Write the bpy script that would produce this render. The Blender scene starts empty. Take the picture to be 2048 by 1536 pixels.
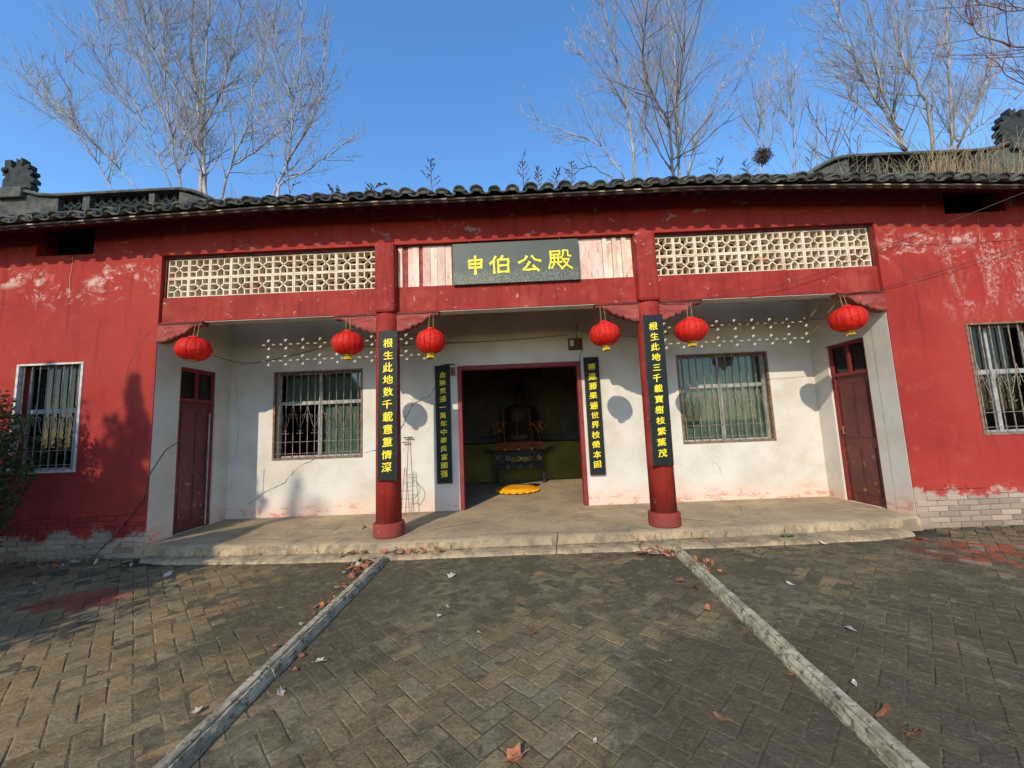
import bpy, math, random
from mathutils import Vector, Matrix, noise as mnoise

random.seed(11)
rad = math.radians
scene = bpy.context.scene
col = scene.collection

# ------------------------------------------------------------------ camera
CX, CY, CZ = -0.0451, -5.0837, 1.3088
YAW, PIT, ROL, FPX = -0.0121, 0.1092, 0.0409, 774.38
cyw, syw, cpt, spt = math.cos(YAW), math.sin(YAW), math.cos(PIT), math.sin(PIT)
_r = Vector((cyw, -syw, 0)); _f0 = Vector((syw, cyw, 0)); _z = Vector((0, 0, 1))
FWD = _f0 * cpt + _z * spt
_dn = -(-_f0 * spt + _z * cpt)
RGT = _r * math.cos(ROL) + _dn * math.sin(ROL)
DWN = -_r * math.sin(ROL) + _dn * math.cos(ROL)
CAM = Vector((CX, CY, CZ))
cam_data = bpy.data.cameras.new('camera')
cam_data.sensor_width = 36.0
cam_data.lens = 36.0 * FPX / 2048.0
cam_data.clip_start = 0.05
cam_data.clip_end = 800
cam = bpy.data.objects.new('camera', cam_data)
col.objects.link(cam)
mw = Matrix.Identity(4)
for i in range(3):
    mw[i][0] = RGT[i]; mw[i][1] = -DWN[i]; mw[i][2] = -FWD[i]; mw[i][3] = CAM[i]
cam.matrix_world = mw
scene.camera = cam

def at(px, py, Y):
    """point of the world plane y = Y seen at photograph pixel (px, py)"""
    v = FWD + RGT * ((px - 1024) / FPX) + DWN * ((py - 768) / FPX)
    return CAM + v * ((Y - CY) / v.y)

def proj(p):
    v = Vector(p) - CAM; d = v.dot(FWD)
    return 1024 + FPX * v.dot(RGT) / d, 768 + FPX * v.dot(DWN) / d, d

# ------------------------------------------------------------------ sky, sun, exposure
SUN = Vector((0.355, 1.0, -0.655)).normalized()
elev = math.asin(-SUN.z)
world = bpy.data.worlds.new('World'); scene.world = world; world.use_nodes = True
wn = world.node_tree
sky = wn.nodes.new('ShaderNodeTexSky'); sky.sky_type = 'NISHITA'; sky.sun_disc = False
sky.sun_elevation = elev
sky.sun_rotation = math.atan2(-SUN.x, -SUN.y)
sky.altitude = 100; sky.air_density = 1.25; sky.dust_density = 0.35; sky.ozone_density = 3.0
bg = wn.nodes['Background']; bg.inputs['Strength'].default_value = 0.15
hsv = wn.nodes.new('ShaderNodeHueSaturation'); hsv.inputs['Saturation'].default_value = 1.22; hsv.inputs['Hue'].default_value = 0.504
wn.links.new(sky.outputs[0], hsv.inputs['Color']); wn.links.new(hsv.outputs[0], bg.inputs['Color'])
sd = bpy.data.lights.new('sun', 'SUN'); sd.energy = 2.35; sd.angle = rad(0.53); sd.color = (1.0, 0.88, 0.70)
so = bpy.data.objects.new('sun', sd); col.objects.link(so)
so.rotation_euler = SUN.to_track_quat('-Z', 'Y').to_euler(); so.location = (-4, -12, 9)
scene.view_settings.view_transform = 'Standard'
scene.view_settings.look = 'None'
scene.view_settings.exposure = 0.85
scene.view_settings.gamma = 1.0
scene.view_settings.use_curve_mapping = False
scene.cycles.use_denoising = True
scene.cycles.use_adaptive_sampling = True
scene.cycles.adaptive_threshold = 0.03
scene.cycles.max_bounces = 5
scene.cycles.diffuse_bounces = 3
scene.cycles.glossy_bounces = 2
scene.cycles.transmission_bounces = 2
scene.cycles.transparent_max_bounces = 8
scene.cycles.caustics_reflective = False
scene.cycles.caustics_refractive = False

# ------------------------------------------------------------------ material helpers
class NT:
    def __init__(s, name):
        s.m = bpy.data.materials.new(name); s.m.use_nodes = True
        s.t = s.m.node_tree; s.b = s.t.nodes['Principled BSDF']
        g = s.t.nodes.new('ShaderNodeNewGeometry'); s.P = g.outputs['Position']
        sp = s.t.nodes.new('ShaderNodeSeparateXYZ'); s.t.links.new(s.P, sp.inputs[0])
        s.x, s.y, s.z = sp.outputs
    def put(s, sock, v):
        if hasattr(v, 'is_output'): s.t.links.new(v, sock)
        elif isinstance(v, (tuple, list)) and len(v) == 3 and sock.type == 'RGBA': sock.default_value = (*v, 1)
        else: sock.default_value = v
    def noise(s, scale, detail=4, rough=0.55, stretch=None, dist=0.0, off=0.0):
        n = s.t.nodes.new('ShaderNodeTexNoise'); n.inputs['Scale'].default_value = scale
        detail = max(1.0, min(detail, math.log2(160.0 / scale)))       # no finer than a few millimetres
        n.inputs['Detail'].default_value = detail; n.inputs['Roughness'].default_value = rough
        n.inputs['Distortion'].default_value = dist
        mp = s.t.nodes.new('ShaderNodeMapping'); s.t.links.new(s.P, mp.inputs['Vector'])
        mp.inputs['Scale'].default_value = stretch or (1, 1, 1)
        mp.inputs['Location'].default_value = (off, off * 1.7, off * 0.6)
        s.t.links.new(mp.outputs[0], n.inputs['Vector'])
        return n.outputs['Fac']
    def voro(s, scale, feature='DISTANCE_TO_EDGE', stretch=None):
        n = s.t.nodes.new('ShaderNodeTexVoronoi'); n.feature = feature; n.inputs['Scale'].default_value = scale
        mp = s.t.nodes.new('ShaderNodeMapping'); s.t.links.new(s.P, mp.inputs['Vector'])
        mp.inputs['Scale'].default_value = stretch or (1, 1, 1)
        s.t.links.new(mp.outputs[0], n.inputs['Vector'])
        return n.outputs['Distance']
    def op(s, o, a, b=0.0):
        n = s.t.nodes.new('ShaderNodeMath'); n.operation = o
        s.put(n.inputs[0], a); s.put(n.inputs[1], b); return n.outputs[0]
    def step(s, v, lo, hi):
        n = s.t.nodes.new('ShaderNodeMapRange'); n.interpolation_type = 'SMOOTHSTEP'
        s.put(n.inputs['Value'], v)
        if lo <= hi:
            n.inputs['From Min'].default_value = lo; n.inputs['From Max'].default_value = hi
            n.inputs['To Min'].default_value = 0; n.inputs['To Max'].default_value = 1
        else:
            n.inputs['From Min'].default_value = hi; n.inputs['From Max'].default_value = lo
            n.inputs['To Min'].default_value = 1; n.inputs['To Max'].default_value = 0
        return n.outputs['Result']
    def mix(s, f, a, b):
        n = s.t.nodes.new('ShaderNodeMix'); n.data_type = 'RGBA'
        s.put(n.inputs[0], f); s.put(n.inputs[6], a); s.put(n.inputs[7], b); return n.outputs[2]
    def mul(s, a, b, f=1.0):
        n = s.t.nodes.new('ShaderNodeMix'); n.data_type = 'RGBA'; n.blend_type = 'MULTIPLY'
        s.put(n.inputs[0], f); s.put(n.inputs[6], a); s.put(n.inputs[7], b); return n.outputs[2]
    def grey(s, v):
        n = s.t.nodes.new('ShaderNodeCombineXYZ')
        for i in range(3): s.put(n.inputs[i], v)
        return n.outputs[0]
    def attr(s, name):
        n = s.t.nodes.new('ShaderNodeAttribute'); n.attribute_name = name; return n.outputs['Color']
    def rnd(s):
        return s.t.nodes.new('ShaderNodeObjectInfo').outputs['Random']
    def done(s, colour, rough=0.8, bump=None, bstr=0.3, bdist=0.01, spec=0.3, metal=0.0):
        s.put(s.b.inputs['Base Color'], colour); s.put(s.b.inputs['Roughness'], rough)
        s.put(s.b.inputs['Specular IOR Level'], spec); s.put(s.b.inputs['Metallic'], metal)
        if bump is not None:
            n = s.t.nodes.new('ShaderNodeBump'); n.inputs['Strength'].default_value = bstr
            n.inputs['Distance'].default_value = bdist
            s.put(n.inputs['Height'], bump); s.t.links.new(n.outputs[0], s.b.inputs['Normal'])
        return s.m

def plain(name, c1, c2, scale=6, rough=0.75, bstr=0.25, bdist=0.006, spec=0.3, metal=0.0, stretch=None, vary=0.0):
    n = NT(name)
    c = n.mix(n.step(n.noise(scale, 6, 0.6, stretch), 0.35, 0.65), c1, c2)
    if vary: c = n.mul(c, n.grey(n.op('ADD', n.op('MULTIPLY', n.rnd(), vary), 1 - vary * 0.6)))
    return n.done(c, rough, n.noise(scale * 7, 5, 0.6, stretch), bstr, bdist, spec, metal)

MAT = {}
def red_wall():
    n = NT('red_limewash')
    c = n.mix(n.step(n.noise(0.9, 5), 0.35, 0.7), (0.32, 0.034, 0.025), (0.26, 0.025, 0.021))
    c = n.mix(n.op('MULTIPLY', n.step(n.noise(3.0, 6, 0.65, (2.2, 2.2, 0.35)), 0.5, 0.72), 0.55), c, (0.19, 0.02, 0.02))
    c = n.mix(n.op('MULTIPLY', n.step(n.noise(5.5, 6, 0.65, off=3), 0.52, 0.75), 0.35), c, (0.40, 0.09, 0.065))
    side = n.step(n.op('ABSOLUTE', n.x), 4.82, 4.95)
    # salt bloom running along the wall under the eave
    zz = n.op('ADD', n.z, n.op('MULTIPLY', n.noise(0.9, 3, off=5), 0.9))
    band = n.op('MULTIPLY', n.step(zz, 3.55, 3.85), n.step(zz, 4.22, 4.02))
    line = n.op('MULTIPLY', n.step(zz, 3.80, 3.95), n.step(zz, 4.10, 4.0))
    wisps = n.step(n.noise(4.2, 10, 0.72, (0.8, 1, 1.2), 0.9), 0.53, 0.62)
    fine = n.step(n.noise(17, 8, 0.7, dist=1.2), 0.42, 0.6)
    veins = n.step(n.voro(7.5), 0.05, 0.0)
    bloom = n.op('MULTIPLY', n.op('MULTIPLY', band, wisps), n.op('ADD', n.op('MULTIPLY', fine, 0.75), 0.1))
    bloom = n.op('MAXIMUM', bloom, n.op('MULTIPLY', n.op('MULTIPLY', line, n.step(n.noise(2.3, 8, 0.7, off=9), 0.50, 0.60)), 0.95))
    low = n.op('MULTIPLY', n.op('MULTIPLY', n.step(n.z, 2.3, 2.8), n.step(n.z, 3.8, 3.3)), n.step(n.x, 5.3, 6.1))
    low = n.op('MULTIPLY', low, n.op('MULTIPLY', n.step(n.noise(2.0, 9, 0.72, (1.5, 1, 0.5), 0.6, 2.0), 0.49, 0.62), fine))
    bloom = n.op('MULTIPLY', n.op('MAXIMUM', bloom, n.op('MULTIPLY', low, 0.6)), side)
    c = n.mix(n.op('MULTIPLY', n.step(n.noise(0.55, 4, 0.6, off=21), 0.42, 0.66), 0.5), c, (0.34, 0.048, 0.036))
    drip = n.op('MULTIPLY', n.step(n.noise(4.0, 5, 0.6, (2.4, 2.4, 0.16), off=17), 0.53, 0.68), n.step(n.z, 1.2, 3.4))
    c = n.mix(n.op('MULTIPLY', drip, 0.5), c, (0.15, 0.02, 0.018))
    c = n.mix(n.op('MULTIPLY', bloom, 0.66), c, (0.68, 0.54, 0.48))
    # flaked patches high under the tiles
    hi = n.op('MULTIPLY', n.step(n.z, 3.84, 4.0), n.step(n.noise(5.0, 8, 0.68, (0.8, 1, 1), 0.5, 7.0), 0.61, 0.66))
    c = n.mix(n.op('MULTIPLY', hi, 0.8), c, (0.28, 0.24, 0.20))
    # paint gone near the ground
    edge = n.op('ADD', n.z, n.op('MULTIPLY', n.op('SUBTRACT', n.noise(3.6, 8, 0.72), 0.5), 0.75))
    lim = n.op('SUBTRACT', edge, n.op('MULTIPLY', n.step(n.x, -1, 1), 0.12))
    c = n.mix(n.op('MULTIPLY', n.step(lim, 0.20, 0.10), 0.93), c, (0.34, 0.275, 0.215))
    c = n.mix(n.op('MULTIPLY', n.op('MULTIPLY', n.step(n.z, 0.12, -0.15), n.noise(6, 5)), 0.8), c, (0.22, 0.16, 0.11))
    c = n.mul(c, n.grey(n.op('ADD', n.op('MULTIPLY', n.rnd(), 0.5), 0.70)), n.step(n.z, 0.44, 0.40))
    h = n.op('ADD', n.noise(9, 6, 0.6), n.op('MULTIPLY', bloom, 0.3))
    return n.done(c, 0.85, h, 0.28, 0.01, 0.15)
MAT['red_wall'] = red_wall()

def white_wall():
    n = NT('whitewashed_plaster')
    c = n.mix(n.step(n.noise(1.6, 6, 0.6), 0.38, 0.7), (0.60, 0.57, 0.515), (0.50, 0.45, 0.375))
    c = n.mix(n.op('MULTIPLY', n.step(n.noise(7, 8, 0.7, off=4), 0.56, 0.72), 0.35), c, (0.50, 0.44, 0.36))
    c = n.mix(n.op('MULTIPLY', n.step(n.noise(30, 4, 0.6), 0.66, 0.74), 0.5), c, (0.36, 0.27, 0.2))
    e = n.op('ADD', n.z, n.op('MULTIPLY', n.op('SUBTRACT', n.noise(2.2, 6, 0.6, off=8), 0.5), 0.7))
    c = n.mix(n.op('MULTIPLY', n.step(e, 0.42, 0.02), 0.65), c, (0.66, 0.45, 0.34))
    spl = n.op('MULTIPLY', n.step(n.z, 0.30, 0.02), n.step(n.noise(6.0, 8, 0.7, (0.7, 0.7, 1.6), 0.4, 6.0), 0.54, 0.6))
    c = n.mix(n.op('MULTIPLY', spl, 0.75), c, (0.58, 0.20, 0.15))
    return n.done(c, 0.88, n.noise(6, 8, 0.62), 0.30, 0.012, 0.15)
MAT['white_wall'] = white_wall()

def red_paint():
    n = NT('red_painted_render')
    c = n.mix(n.step(n.noise(2.0, 6, 0.6), 0.35, 0.7), (0.29, 0.028, 0.020), (0.22, 0.020, 0.016))
    c = n.mix(n.op('MULTIPLY', n.step(n.noise(5, 6, 0.6, (6, 6, 0.35)), 0.46, 0.70), 0.75), c, (0.17, 0.015, 0.013))
    c = n.mix(n.op('MULTIPLY', n.step(n.noise(2.6, 6, 0.65, off=11), 0.50, 0.68), 0.55), c, (0.36, 0.065, 0.045))
    c = n.mix(n.op('MULTIPLY', n.step(n.op('ADD', n.z, n.op('MULTIPLY', n.noise(7, 5, 0.7), 0.5)), 0.62, 0.22), 0.7), c, (0.19, 0.055, 0.042))
    c = n.mix(n.op('MULTIPLY', n.step(n.noise(9, 9, 0.74, dist=0.6, off=2), 0.635, 0.68), 0.65), c, (0.46, 0.30, 0.25))
    return n.done(c, 0.72, n.noise(14, 6, 0.6), 0.25, 0.008, 0.18)
MAT['red_paint'] = red_paint()

def red_wood():
    n = NT('weathered_red_wood')
    c = n.mix(n.step(n.noise(4, 7, 0.65, (1, 1, 4)), 0.35, 0.66), (0.30, 0.065, 0.05), (0.20, 0.028, 0.024))
    c = n.mix(n.op('MULTIPLY', n.step(n.noise(11, 8, 0.7, (1, 1, 3), off=3), 0.58, 0.66), 0.5), c, (0.40, 0.22, 0.17))
    return n.done(c, 0.8, n.noise(30, 5, 0.6, (1, 1, 4)), 0.3, 0.004)
MAT['red_wood'] = red_wood()
MAT['dark_wood'] = plain('dark_brown_wood', (0.075, 0.036, 0.024), (0.035, 0.018, 0.014), 8, 0.8, stretch=(3, 0.6, 3))
MAT['dark_red_wood'] = plain('dark_red_wood', (0.15, 0.028, 0.022), (0.07, 0.016, 0.014), 9, 0.75)
MAT['lime_strip'] = plain('pale_lime_strip', (0.62, 0.52, 0.42), (0.42, 0.33, 0.25), 12, 0.85)

def tile_mat():
    n = NT('grey_clay_tile')
    c = n.mix(n.step(n.noise(5, 6, 0.65), 0.35, 0.68), (0.115, 0.112, 0.10), (0.045, 0.047, 0.044))
    c = n.mix(n.op('MULTIPLY', n.step(n.noise(16, 8, 0.7, off=5), 0.56, 0.68), 0.65), c, (0.24, 0.22, 0.18))
    c = n.mix(n.op('MULTIPLY', n.step(n.noise(3, 6, 0.6, off=9), 0.55, 0.7), 0.45), c, (0.09, 0.085, 0.045))
    c = n.mul(c, n.grey(n.op('ADD', n.op('MULTIPLY', n.rnd(), 0.6), 0.65)))
    return n.done(c, 0.9, n.noise(40, 6, 0.65), 0.4, 0.006, 0.15)
MAT['tile'] = tile_mat()
MAT['mortar'] = plain('grey_mortar', (0.20, 0.19, 0.165), (0.10, 0.10, 0.09), 14, 0.95)
MAT['ridge_grey'] = plain('weathered_grey_ridge', (0.095, 0.097, 0.086), (0.040, 0.042, 0.038), 5, 0.9)
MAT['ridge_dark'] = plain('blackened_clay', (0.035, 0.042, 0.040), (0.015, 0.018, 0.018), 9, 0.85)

def floor_mat():
    n = NT('worn_cement_floor')
    c = n.mix(n.step(n.noise(1.3, 7, 0.62), 0.34, 0.68), (0.43, 0.325, 0.195), (0.27, 0.21, 0.135))
    c = n.mix(n.op('MULTIPLY', n.step(n.noise(4, 8, 0.7, (0.6, 1.4, 1), off=4), 0.54, 0.68), 0.5), c, (0.40, 0.25, 0.10))
    c = n.mix(n.op('MULTIPLY', n.step(n.noise(7, 8, 0.72, (0.45, 1.5, 1), 0.5, 6.0), 0.62, 0.69), 0.75), c, (0.48, 0.43, 0.36))
    c = n.mix(n.op('MULTIPLY', n.step(n.noise(2.4, 8, 0.7, off=12), 0.57, 0.70), 0.5), c, (0.15, 0.13, 0.10))
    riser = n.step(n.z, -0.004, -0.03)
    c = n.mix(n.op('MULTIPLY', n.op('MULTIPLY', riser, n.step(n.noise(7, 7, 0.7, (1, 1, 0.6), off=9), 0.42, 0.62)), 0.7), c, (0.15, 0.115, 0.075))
    c = n.mix(n.op('MULTIPLY', n.step(n.noise(11, 7, 0.72, off=19), 0.50, 0.66), 0.45), c, (0.17, 0.135, 0.09))
    crack = n.op('MULTIPLY', n.step(n.voro(0.55, stretch=(1, 1.3, 1)), 0.006, 0.002), n.step(n.noise(0.8, 2), 0.5, 0.6))
    c = n.mix(crack, c, (0.05, 0.04, 0.03))
    return n.done(c, 0.85, n.op('SUBTRACT', n.noise(9, 8, 0.65), crack), 0.35, 0.008, 0.2)
MAT['floor'] = floor_mat()

def paver_mat():
    n = NT('moss_stained_paver')
    c = n.attr('tint')
    c = n.mul(c, n.mix(n.noise(55, 4, 0.7), (0.5, 0.5, 0.5), (1.5, 1.45, 1.36)))
    c = n.mul(c, n.mix(n.noise(6, 7, 0.65, off=3), (0.72, 0.71, 0.68), (1.2, 1.18, 1.12)))
    dist = n.op('SUBTRACT', n.noise(0.62, 4, 0.6, off=2), n.op('MULTIPLY', n.step(n.x, -1.0, -4.5), 0.10))
    dist = n.op('ADD', dist, n.op('MULTIPLY', n.step(n.x, -1.0, 2.5), 0.05))
    m = n.op('ADD', n.op('MULTIPLY', dist, 0.62), n.op('MULTIPLY', n.noise(5.5, 10, 0.74), 0.38))
    moss = n.step(m, 0.455, 0.56)
    c = n.mix(n.op('MULTIPLY', moss, 0.72), c, (0.058, 0.050, 0.033))
    g = n.step(n.noise(1.6, 8, 0.7, off=15), 0.60, 0.70)
    c = n.mix(n.op('MULTIPLY', g, 0.35), c, (0.055, 0.065, 0.025))
    blot = n.step(n.noise(15, 6, 0.72, dist=0.5, off=8), 0.44, 0.66)
    c = n.mix(n.op('MULTIPLY', blot, 0.40), c, n.mul(c, (0.45, 0.45, 0.42)))
    pale = n.step(n.noise(24, 6, 0.7, off=13), 0.56, 0.70)
    c = n.mix(n.op('MULTIPLY', pale, 0.28), c, (0.24, 0.195, 0.12))
    grit = n.step(n.noise(120, 3, 0.6), 0.66, 0.74)
    c = n.mix(n.op('MULTIPLY', grit, 0.3), c, (0.36, 0.31, 0.22))
    return n.done(c, 0.92, n.noise(38, 6, 0.75), 0.55, 0.010, 0.12)
MAT['paver'] = paver_mat()
MAT['earth'] = plain('packed_earth', (0.075, 0.064, 0.045), (0.035, 0.031, 0.023), 9, 0.95, 0.5, 0.01, 0.1)

def soil_mat():
    n = NT('mossy_soil_film')
    c = n.mix(n.step(n.noise(1.1, 6, 0.65, off=2), 0.36, 0.62), (0.168, 0.134, 0.084), (0.074, 0.063, 0.041))
    c = n.mix(n.step(n.noise(9, 9, 0.72, off=3), 0.40, 0.62), c, (0.080, 0.068, 0.040))
    c = n.mix(n.op('MULTIPLY', n.step(n.noise(22, 8, 0.7), 0.56, 0.68), 0.6), c, (0.215, 0.165, 0.098))
    c = n.mix(n.op('MULTIPLY', n.step(n.noise(120, 3, 0.6), 0.66, 0.74), 0.6), c, (0.32, 0.27, 0.20))
    return n.done(c, 0.95, n.noise(38, 7, 0.75), 0.55, 0.010, 0.1)
MAT['soil'] = soil_mat()

def kerb_mat():
    n = NT('lichen_grey_concrete')
    c = n.mix(n.step(n.noise(7, 8, 0.7), 0.36, 0.64), (0.44, 0.38, 0.265), (0.22, 0.19, 0.13))
    c = n.mix(n.op('MULTIPLY', n.step(n.noise(26, 6, 0.7, off=5), 0.55, 0.63), 0.7), c, (0.06, 0.058, 0.046))
    return n.done(c, 0.92, n.noise(40, 7, 0.7), 0.5, 0.008, 0.15)
MAT['kerb'] = kerb_mat()

def cream_mat():
    n = NT('faded_cream_block')
    c = n.mix(n.step(n.noise(7, 6, 0.65), 0.4, 0.66), (0.72, 0.63, 0.48), (0.60, 0.46, 0.33))
    c = n.mix(n.op('MULTIPLY', n.step(n.noise(3.2, 7, 0.7, off=4), 0.56, 0.66), 0.6), c, (0.55, 0.19, 0.13))
    return n.done(c, 0.88, n.noise(50, 5), 0.3, 0.004, 0.15)
MAT['cream'] = cream_mat()

def board_mat():
    n = NT('flaking_pink_board')
    c = n.mix(n.step(n.noise(5, 8, 0.7, (1.4, 1, 0.5)), 0.36, 0.66), (0.74, 0.58, 0.50), (0.66, 0.40, 0.33))
    c = n.mix(n.op('MULTIPLY', n.step(n.noise(9, 8, 0.7, (2, 1, 0.35), off=3), 0.56, 0.66), 0.75), c, (0.45, 0.08, 0.06))
    c = n.mul(c, n.grey(n.op('ADD', n.op('MULTIPLY', n.rnd(), 0.35), 0.78)))
    return n.done(c, 0.85, n.noise(40, 5, stretch=(2, 1, 0.4)), 0.3, 0.004, 0.15)
MAT['board'] = board_mat()

def lacquer():
    n = NT('black_lacquer_board')
    c = n.mix(n.noise(9, 5), (0.008, 0.011, 0.012), (0.014, 0.019, 0.020))
    c = n.mix(n.op('MULTIPLY', n.step(n.noise(60, 4, 0.6), 0.64, 0.72), 0.25), c, (0.15, 0.14, 0.12))
    return n.done(c, n.op('ADD', n.op('MULTIPLY', n.noise(20, 4), 0.2), 0.42), n.noise(50, 3), 0.05, 0.002, 0.2)
MAT['lacquer'] = lacquer()
def plaque():
    n = NT('cracked_green_black_plaque')
    c = n.mix(n.noise(6, 6), (0.045, 0.062, 0.055), (0.065, 0.082, 0.072))
    craze = n.op('MAXIMUM', n.step(n.voro(24), 0.045, 0.01), n.step(n.noise(40, 6, 0.7, dist=1.5), 0.57, 0.6))
    mask = n.step(n.op('ADD', n.z, n.op('MULTIPLY', n.noise(5, 4), 0.14)), 3.53, 3.40)
    c = n.mix(n.op('MULTIPLY', n.op('MULTIPLY', craze, mask), 0.48), c, (0.40, 0.37, 0.22))
    return n.done(c, 0.5, craze, 0.1, 0.002, 0.35)
MAT['plaque'] = plaque()
MAT['gold'] = plain('yellow_paint', (0.86, 0.72, 0.03), (0.74, 0.58, 0.02), 20, 0.5, 0.1, 0.002, 0.3)
MAT['gold_fringe'] = plain('yellow_fringe', (0.55, 0.36, 0.03), (0.38, 0.23, 0.02), 60, 0.7, stretch=(1, 1, 0.2))

def lantern_mat():
    n = NT('red_lantern_silk')
    c = n.mix(n.noise(10, 4), (0.82, 0.036, 0.018), (0.68, 0.022, 0.014))
    m = n.done(c, 0.5, n.noise(13, 4, 0.6, (1, 1, 1.6), 1.2), 0.6, 0.03, 0.3)
    tr = n.t.nodes.new('ShaderNodeBsdfTranslucent'); n.put(tr.inputs['Color'], (0.85, 0.03, 0.015))
    mx = n.t.nodes.new('ShaderNodeMixShader'); mx.inputs[0].default_value = 0.38
    n.t.links.new(n.b.outputs[0], mx.inputs[1]); n.t.links.new(tr.outputs[0], mx.inputs[2])
    n.t.links.new(mx.outputs[0], n.t.nodes['Material Output'].inputs['Surface'])
    return m
MAT['lantern'] = lantern_mat()
MAT['rib'] = plain('dark_red_rib', (0.36, 0.014, 0.01), (0.26, 0.01, 0.008), 20, 0.6)
MAT['string'] = plain('yellow_string', (0.45, 0.32, 0.10), (0.3, 0.2, 0.08), 20, 0.8)
MAT['wire'] = plain('black_cable', (0.02, 0.02, 0.022), (0.035, 0.033, 0.03), 20, 0.6)
def door_mat():
    n = NT('worn_maroon_door')
    c = n.mix(n.step(n.noise(3, 7, 0.65), 0.36, 0.66), (0.135, 0.030, 0.026), (0.082, 0.020, 0.019))
    c = n.mix(n.op('MULTIPLY', n.op('MULTIPLY', n.step(n.z, 1.2, 0.3), n.step(n.noise(9, 8, 0.7, off=6), 0.60, 0.65)), 0.8), c, (0.42, 0.24, 0.06))
    return n.done(c, 0.5, n.noise(20, 5), 0.2, 0.004, 0.4)
MAT['door'] = door_mat()
MAT['frame_red'] = plain('dark_red_frame', (0.24, 0.028, 0.026), (0.16, 0.02, 0.02), 8, 0.55)
MAT['frame_white'] = plain('pale_aluminium', (0.36, 0.36, 0.34), (0.24, 0.24, 0.22), 8, 0.45)
MAT['rim_white'] = plain('chipped_white_rim', (0.58, 0.55, 0.50), (0.40, 0.36, 0.31), 14, 0.7)
MAT['rust'] = plain('rusty_iron', (0.24, 0.15, 0.10), (0.13, 0.075, 0.05), 18, 0.75, 0.3, 0.003)
MAT['iron'] = plain('dull_iron_rod', (0.30, 0.24, 0.18), (0.16, 0.12, 0.09), 22, 0.6, 0.2, 0.002)
MAT['pale_curtain'] = plain('pale_grey_curtain', (0.46, 0.46, 0.42), (0.36, 0.37, 0.34), 5, 0.9, stretch=(4, 1, 0.5))
MAT['curtain'] = plain('grey_green_curtain', (0.31, 0.345, 0.31), (0.22, 0.255, 0.23), 5, 0.9, stretch=(4, 1, 0.5))
def glass_mat():
    n = NT('window_glass'); t = n.t
    tr = t.nodes.new('ShaderNodeBsdfTransparent'); tr.inputs[0].default_value = (0.74, 0.80, 0.77, 1)
    gl = t.nodes.new('ShaderNodeBsdfGlossy'); gl.inputs['Roughness'].default_value = 0.03
    fr = t.nodes.new('ShaderNodeFresnel'); fr.inputs[0].default_value = 1.5
    mx = t.nodes.new('ShaderNodeMixShader')
    t.links.new(fr.outputs[0], mx.inputs[0]); t.links.new(tr.outputs[0], mx.inputs[1]); t.links.new(gl.outputs[0], mx.inputs[2])
    t.links.new(mx.outputs[0], t.nodes['Material Output'].inputs['Surface'])
    return n.m
MAT['glass'] = glass_mat()
MAT['crack'] = plain('plaster_crack', (0.11, 0.08, 0.06), (0.06, 0.045, 0.035), 30, 0.95)
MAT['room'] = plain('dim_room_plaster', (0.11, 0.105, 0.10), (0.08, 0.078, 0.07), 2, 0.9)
MAT['yellow_cloth'] = plain('olive_yellow_cloth', (0.16, 0.13, 0.026), (0.11, 0.09, 0.02), 3, 0.8)
MAT['orange_cloth'] = plain('orange_cloth', (0.30, 0.075, 0.015), (0.2, 0.045, 0.012), 6, 0.8)
MAT['cushion'] = plain('yellow_satin', (0.86, 0.40, 0.01), (0.80, 0.30, 0.008), 9, 0.45, 0.3, 0.01, 0.4)
MAT['statue'] = plain('dark_gilt_statue', (0.035, 0.028, 0.02), (0.018, 0.015, 0.012), 8, 0.5)
MAT['scroll'] = plain('olive_scroll_paper', (0.12, 0.105, 0.04), (0.09, 0.08, 0.03), 8, 0.8)
MAT['ink'] = plain('black_ink', (0.012, 0.011, 0.01), (0.02, 0.02, 0.018), 20, 0.7)
MAT['gilt'] = plain('gilded_carving', (0.52, 0.36, 0.14), (0.36, 0.22, 0.07), 16, 0.45, metal=0.3)
MAT['wax'] = plain('brown_incense_stick', (0.22, 0.10, 0.05), (0.15, 0.07, 0.035), 16, 0.7)
MAT['meter_board'] = plain('brown_meter_board', (0.13, 0.055, 0.035), (0.09, 0.04, 0.03), 12, 0.7)
MAT['white_plastic'] = plain('grey_white_plastic', (0.55, 0.55, 0.53), (0.45, 0.45, 0.42), 14, 0.5)
def bark(name, a, b, s=3.0):
    n = NT(name)
    c = n.mix(n.step(n.noise(s, 7, 0.65, (1, 1, 0.5)), 0.38, 0.64), a, b)
    return n.done(c, 0.9, n.noise(24, 5, 0.65), 0.4, 0.01, 0.1)
MAT['bark'] = bark('pale_poplar_bark', (0.43, 0.38, 0.335), (0.20, 0.165, 0.14))
MAT['bark_dark'] = bark('dark_bare_bark', (0.13, 0.10, 0.085), (0.07, 0.055, 0.05))
MAT['twig'] = bark('greyish_twig', (0.36, 0.335, 0.305), (0.22, 0.20, 0.18), 1.2)
MAT['twig_red'] = bark('reddish_twig', (0.26, 0.15, 0.12), (0.15, 0.085, 0.075), 1.2)
def leafy(name, a, b):
    n = NT(name)
    c = n.mix(n.noise(3.5, 5, 0.6), a, b)
    m = n.done(c, 0.6, None, spec=0.25)
    tr = n.t.nodes.new('ShaderNodeBsdfTranslucent'); n.put(tr.inputs['Color'], c)
    mx = n.t.nodes.new('ShaderNodeMixShader'); mx.inputs[0].default_value = 0.25
    n.t.links.new(n.b.outputs[0], mx.inputs[1]); n.t.links.new(tr.outputs[0], mx.inputs[2])
    n.t.links.new(mx.outputs[0], n.t.nodes['Material Output'].inputs['Surface'])
    return m
MAT['leaf_green'] = leafy('olive_green_leaves', (0.07, 0.10, 0.028), (0.035, 0.055, 0.018))
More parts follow.
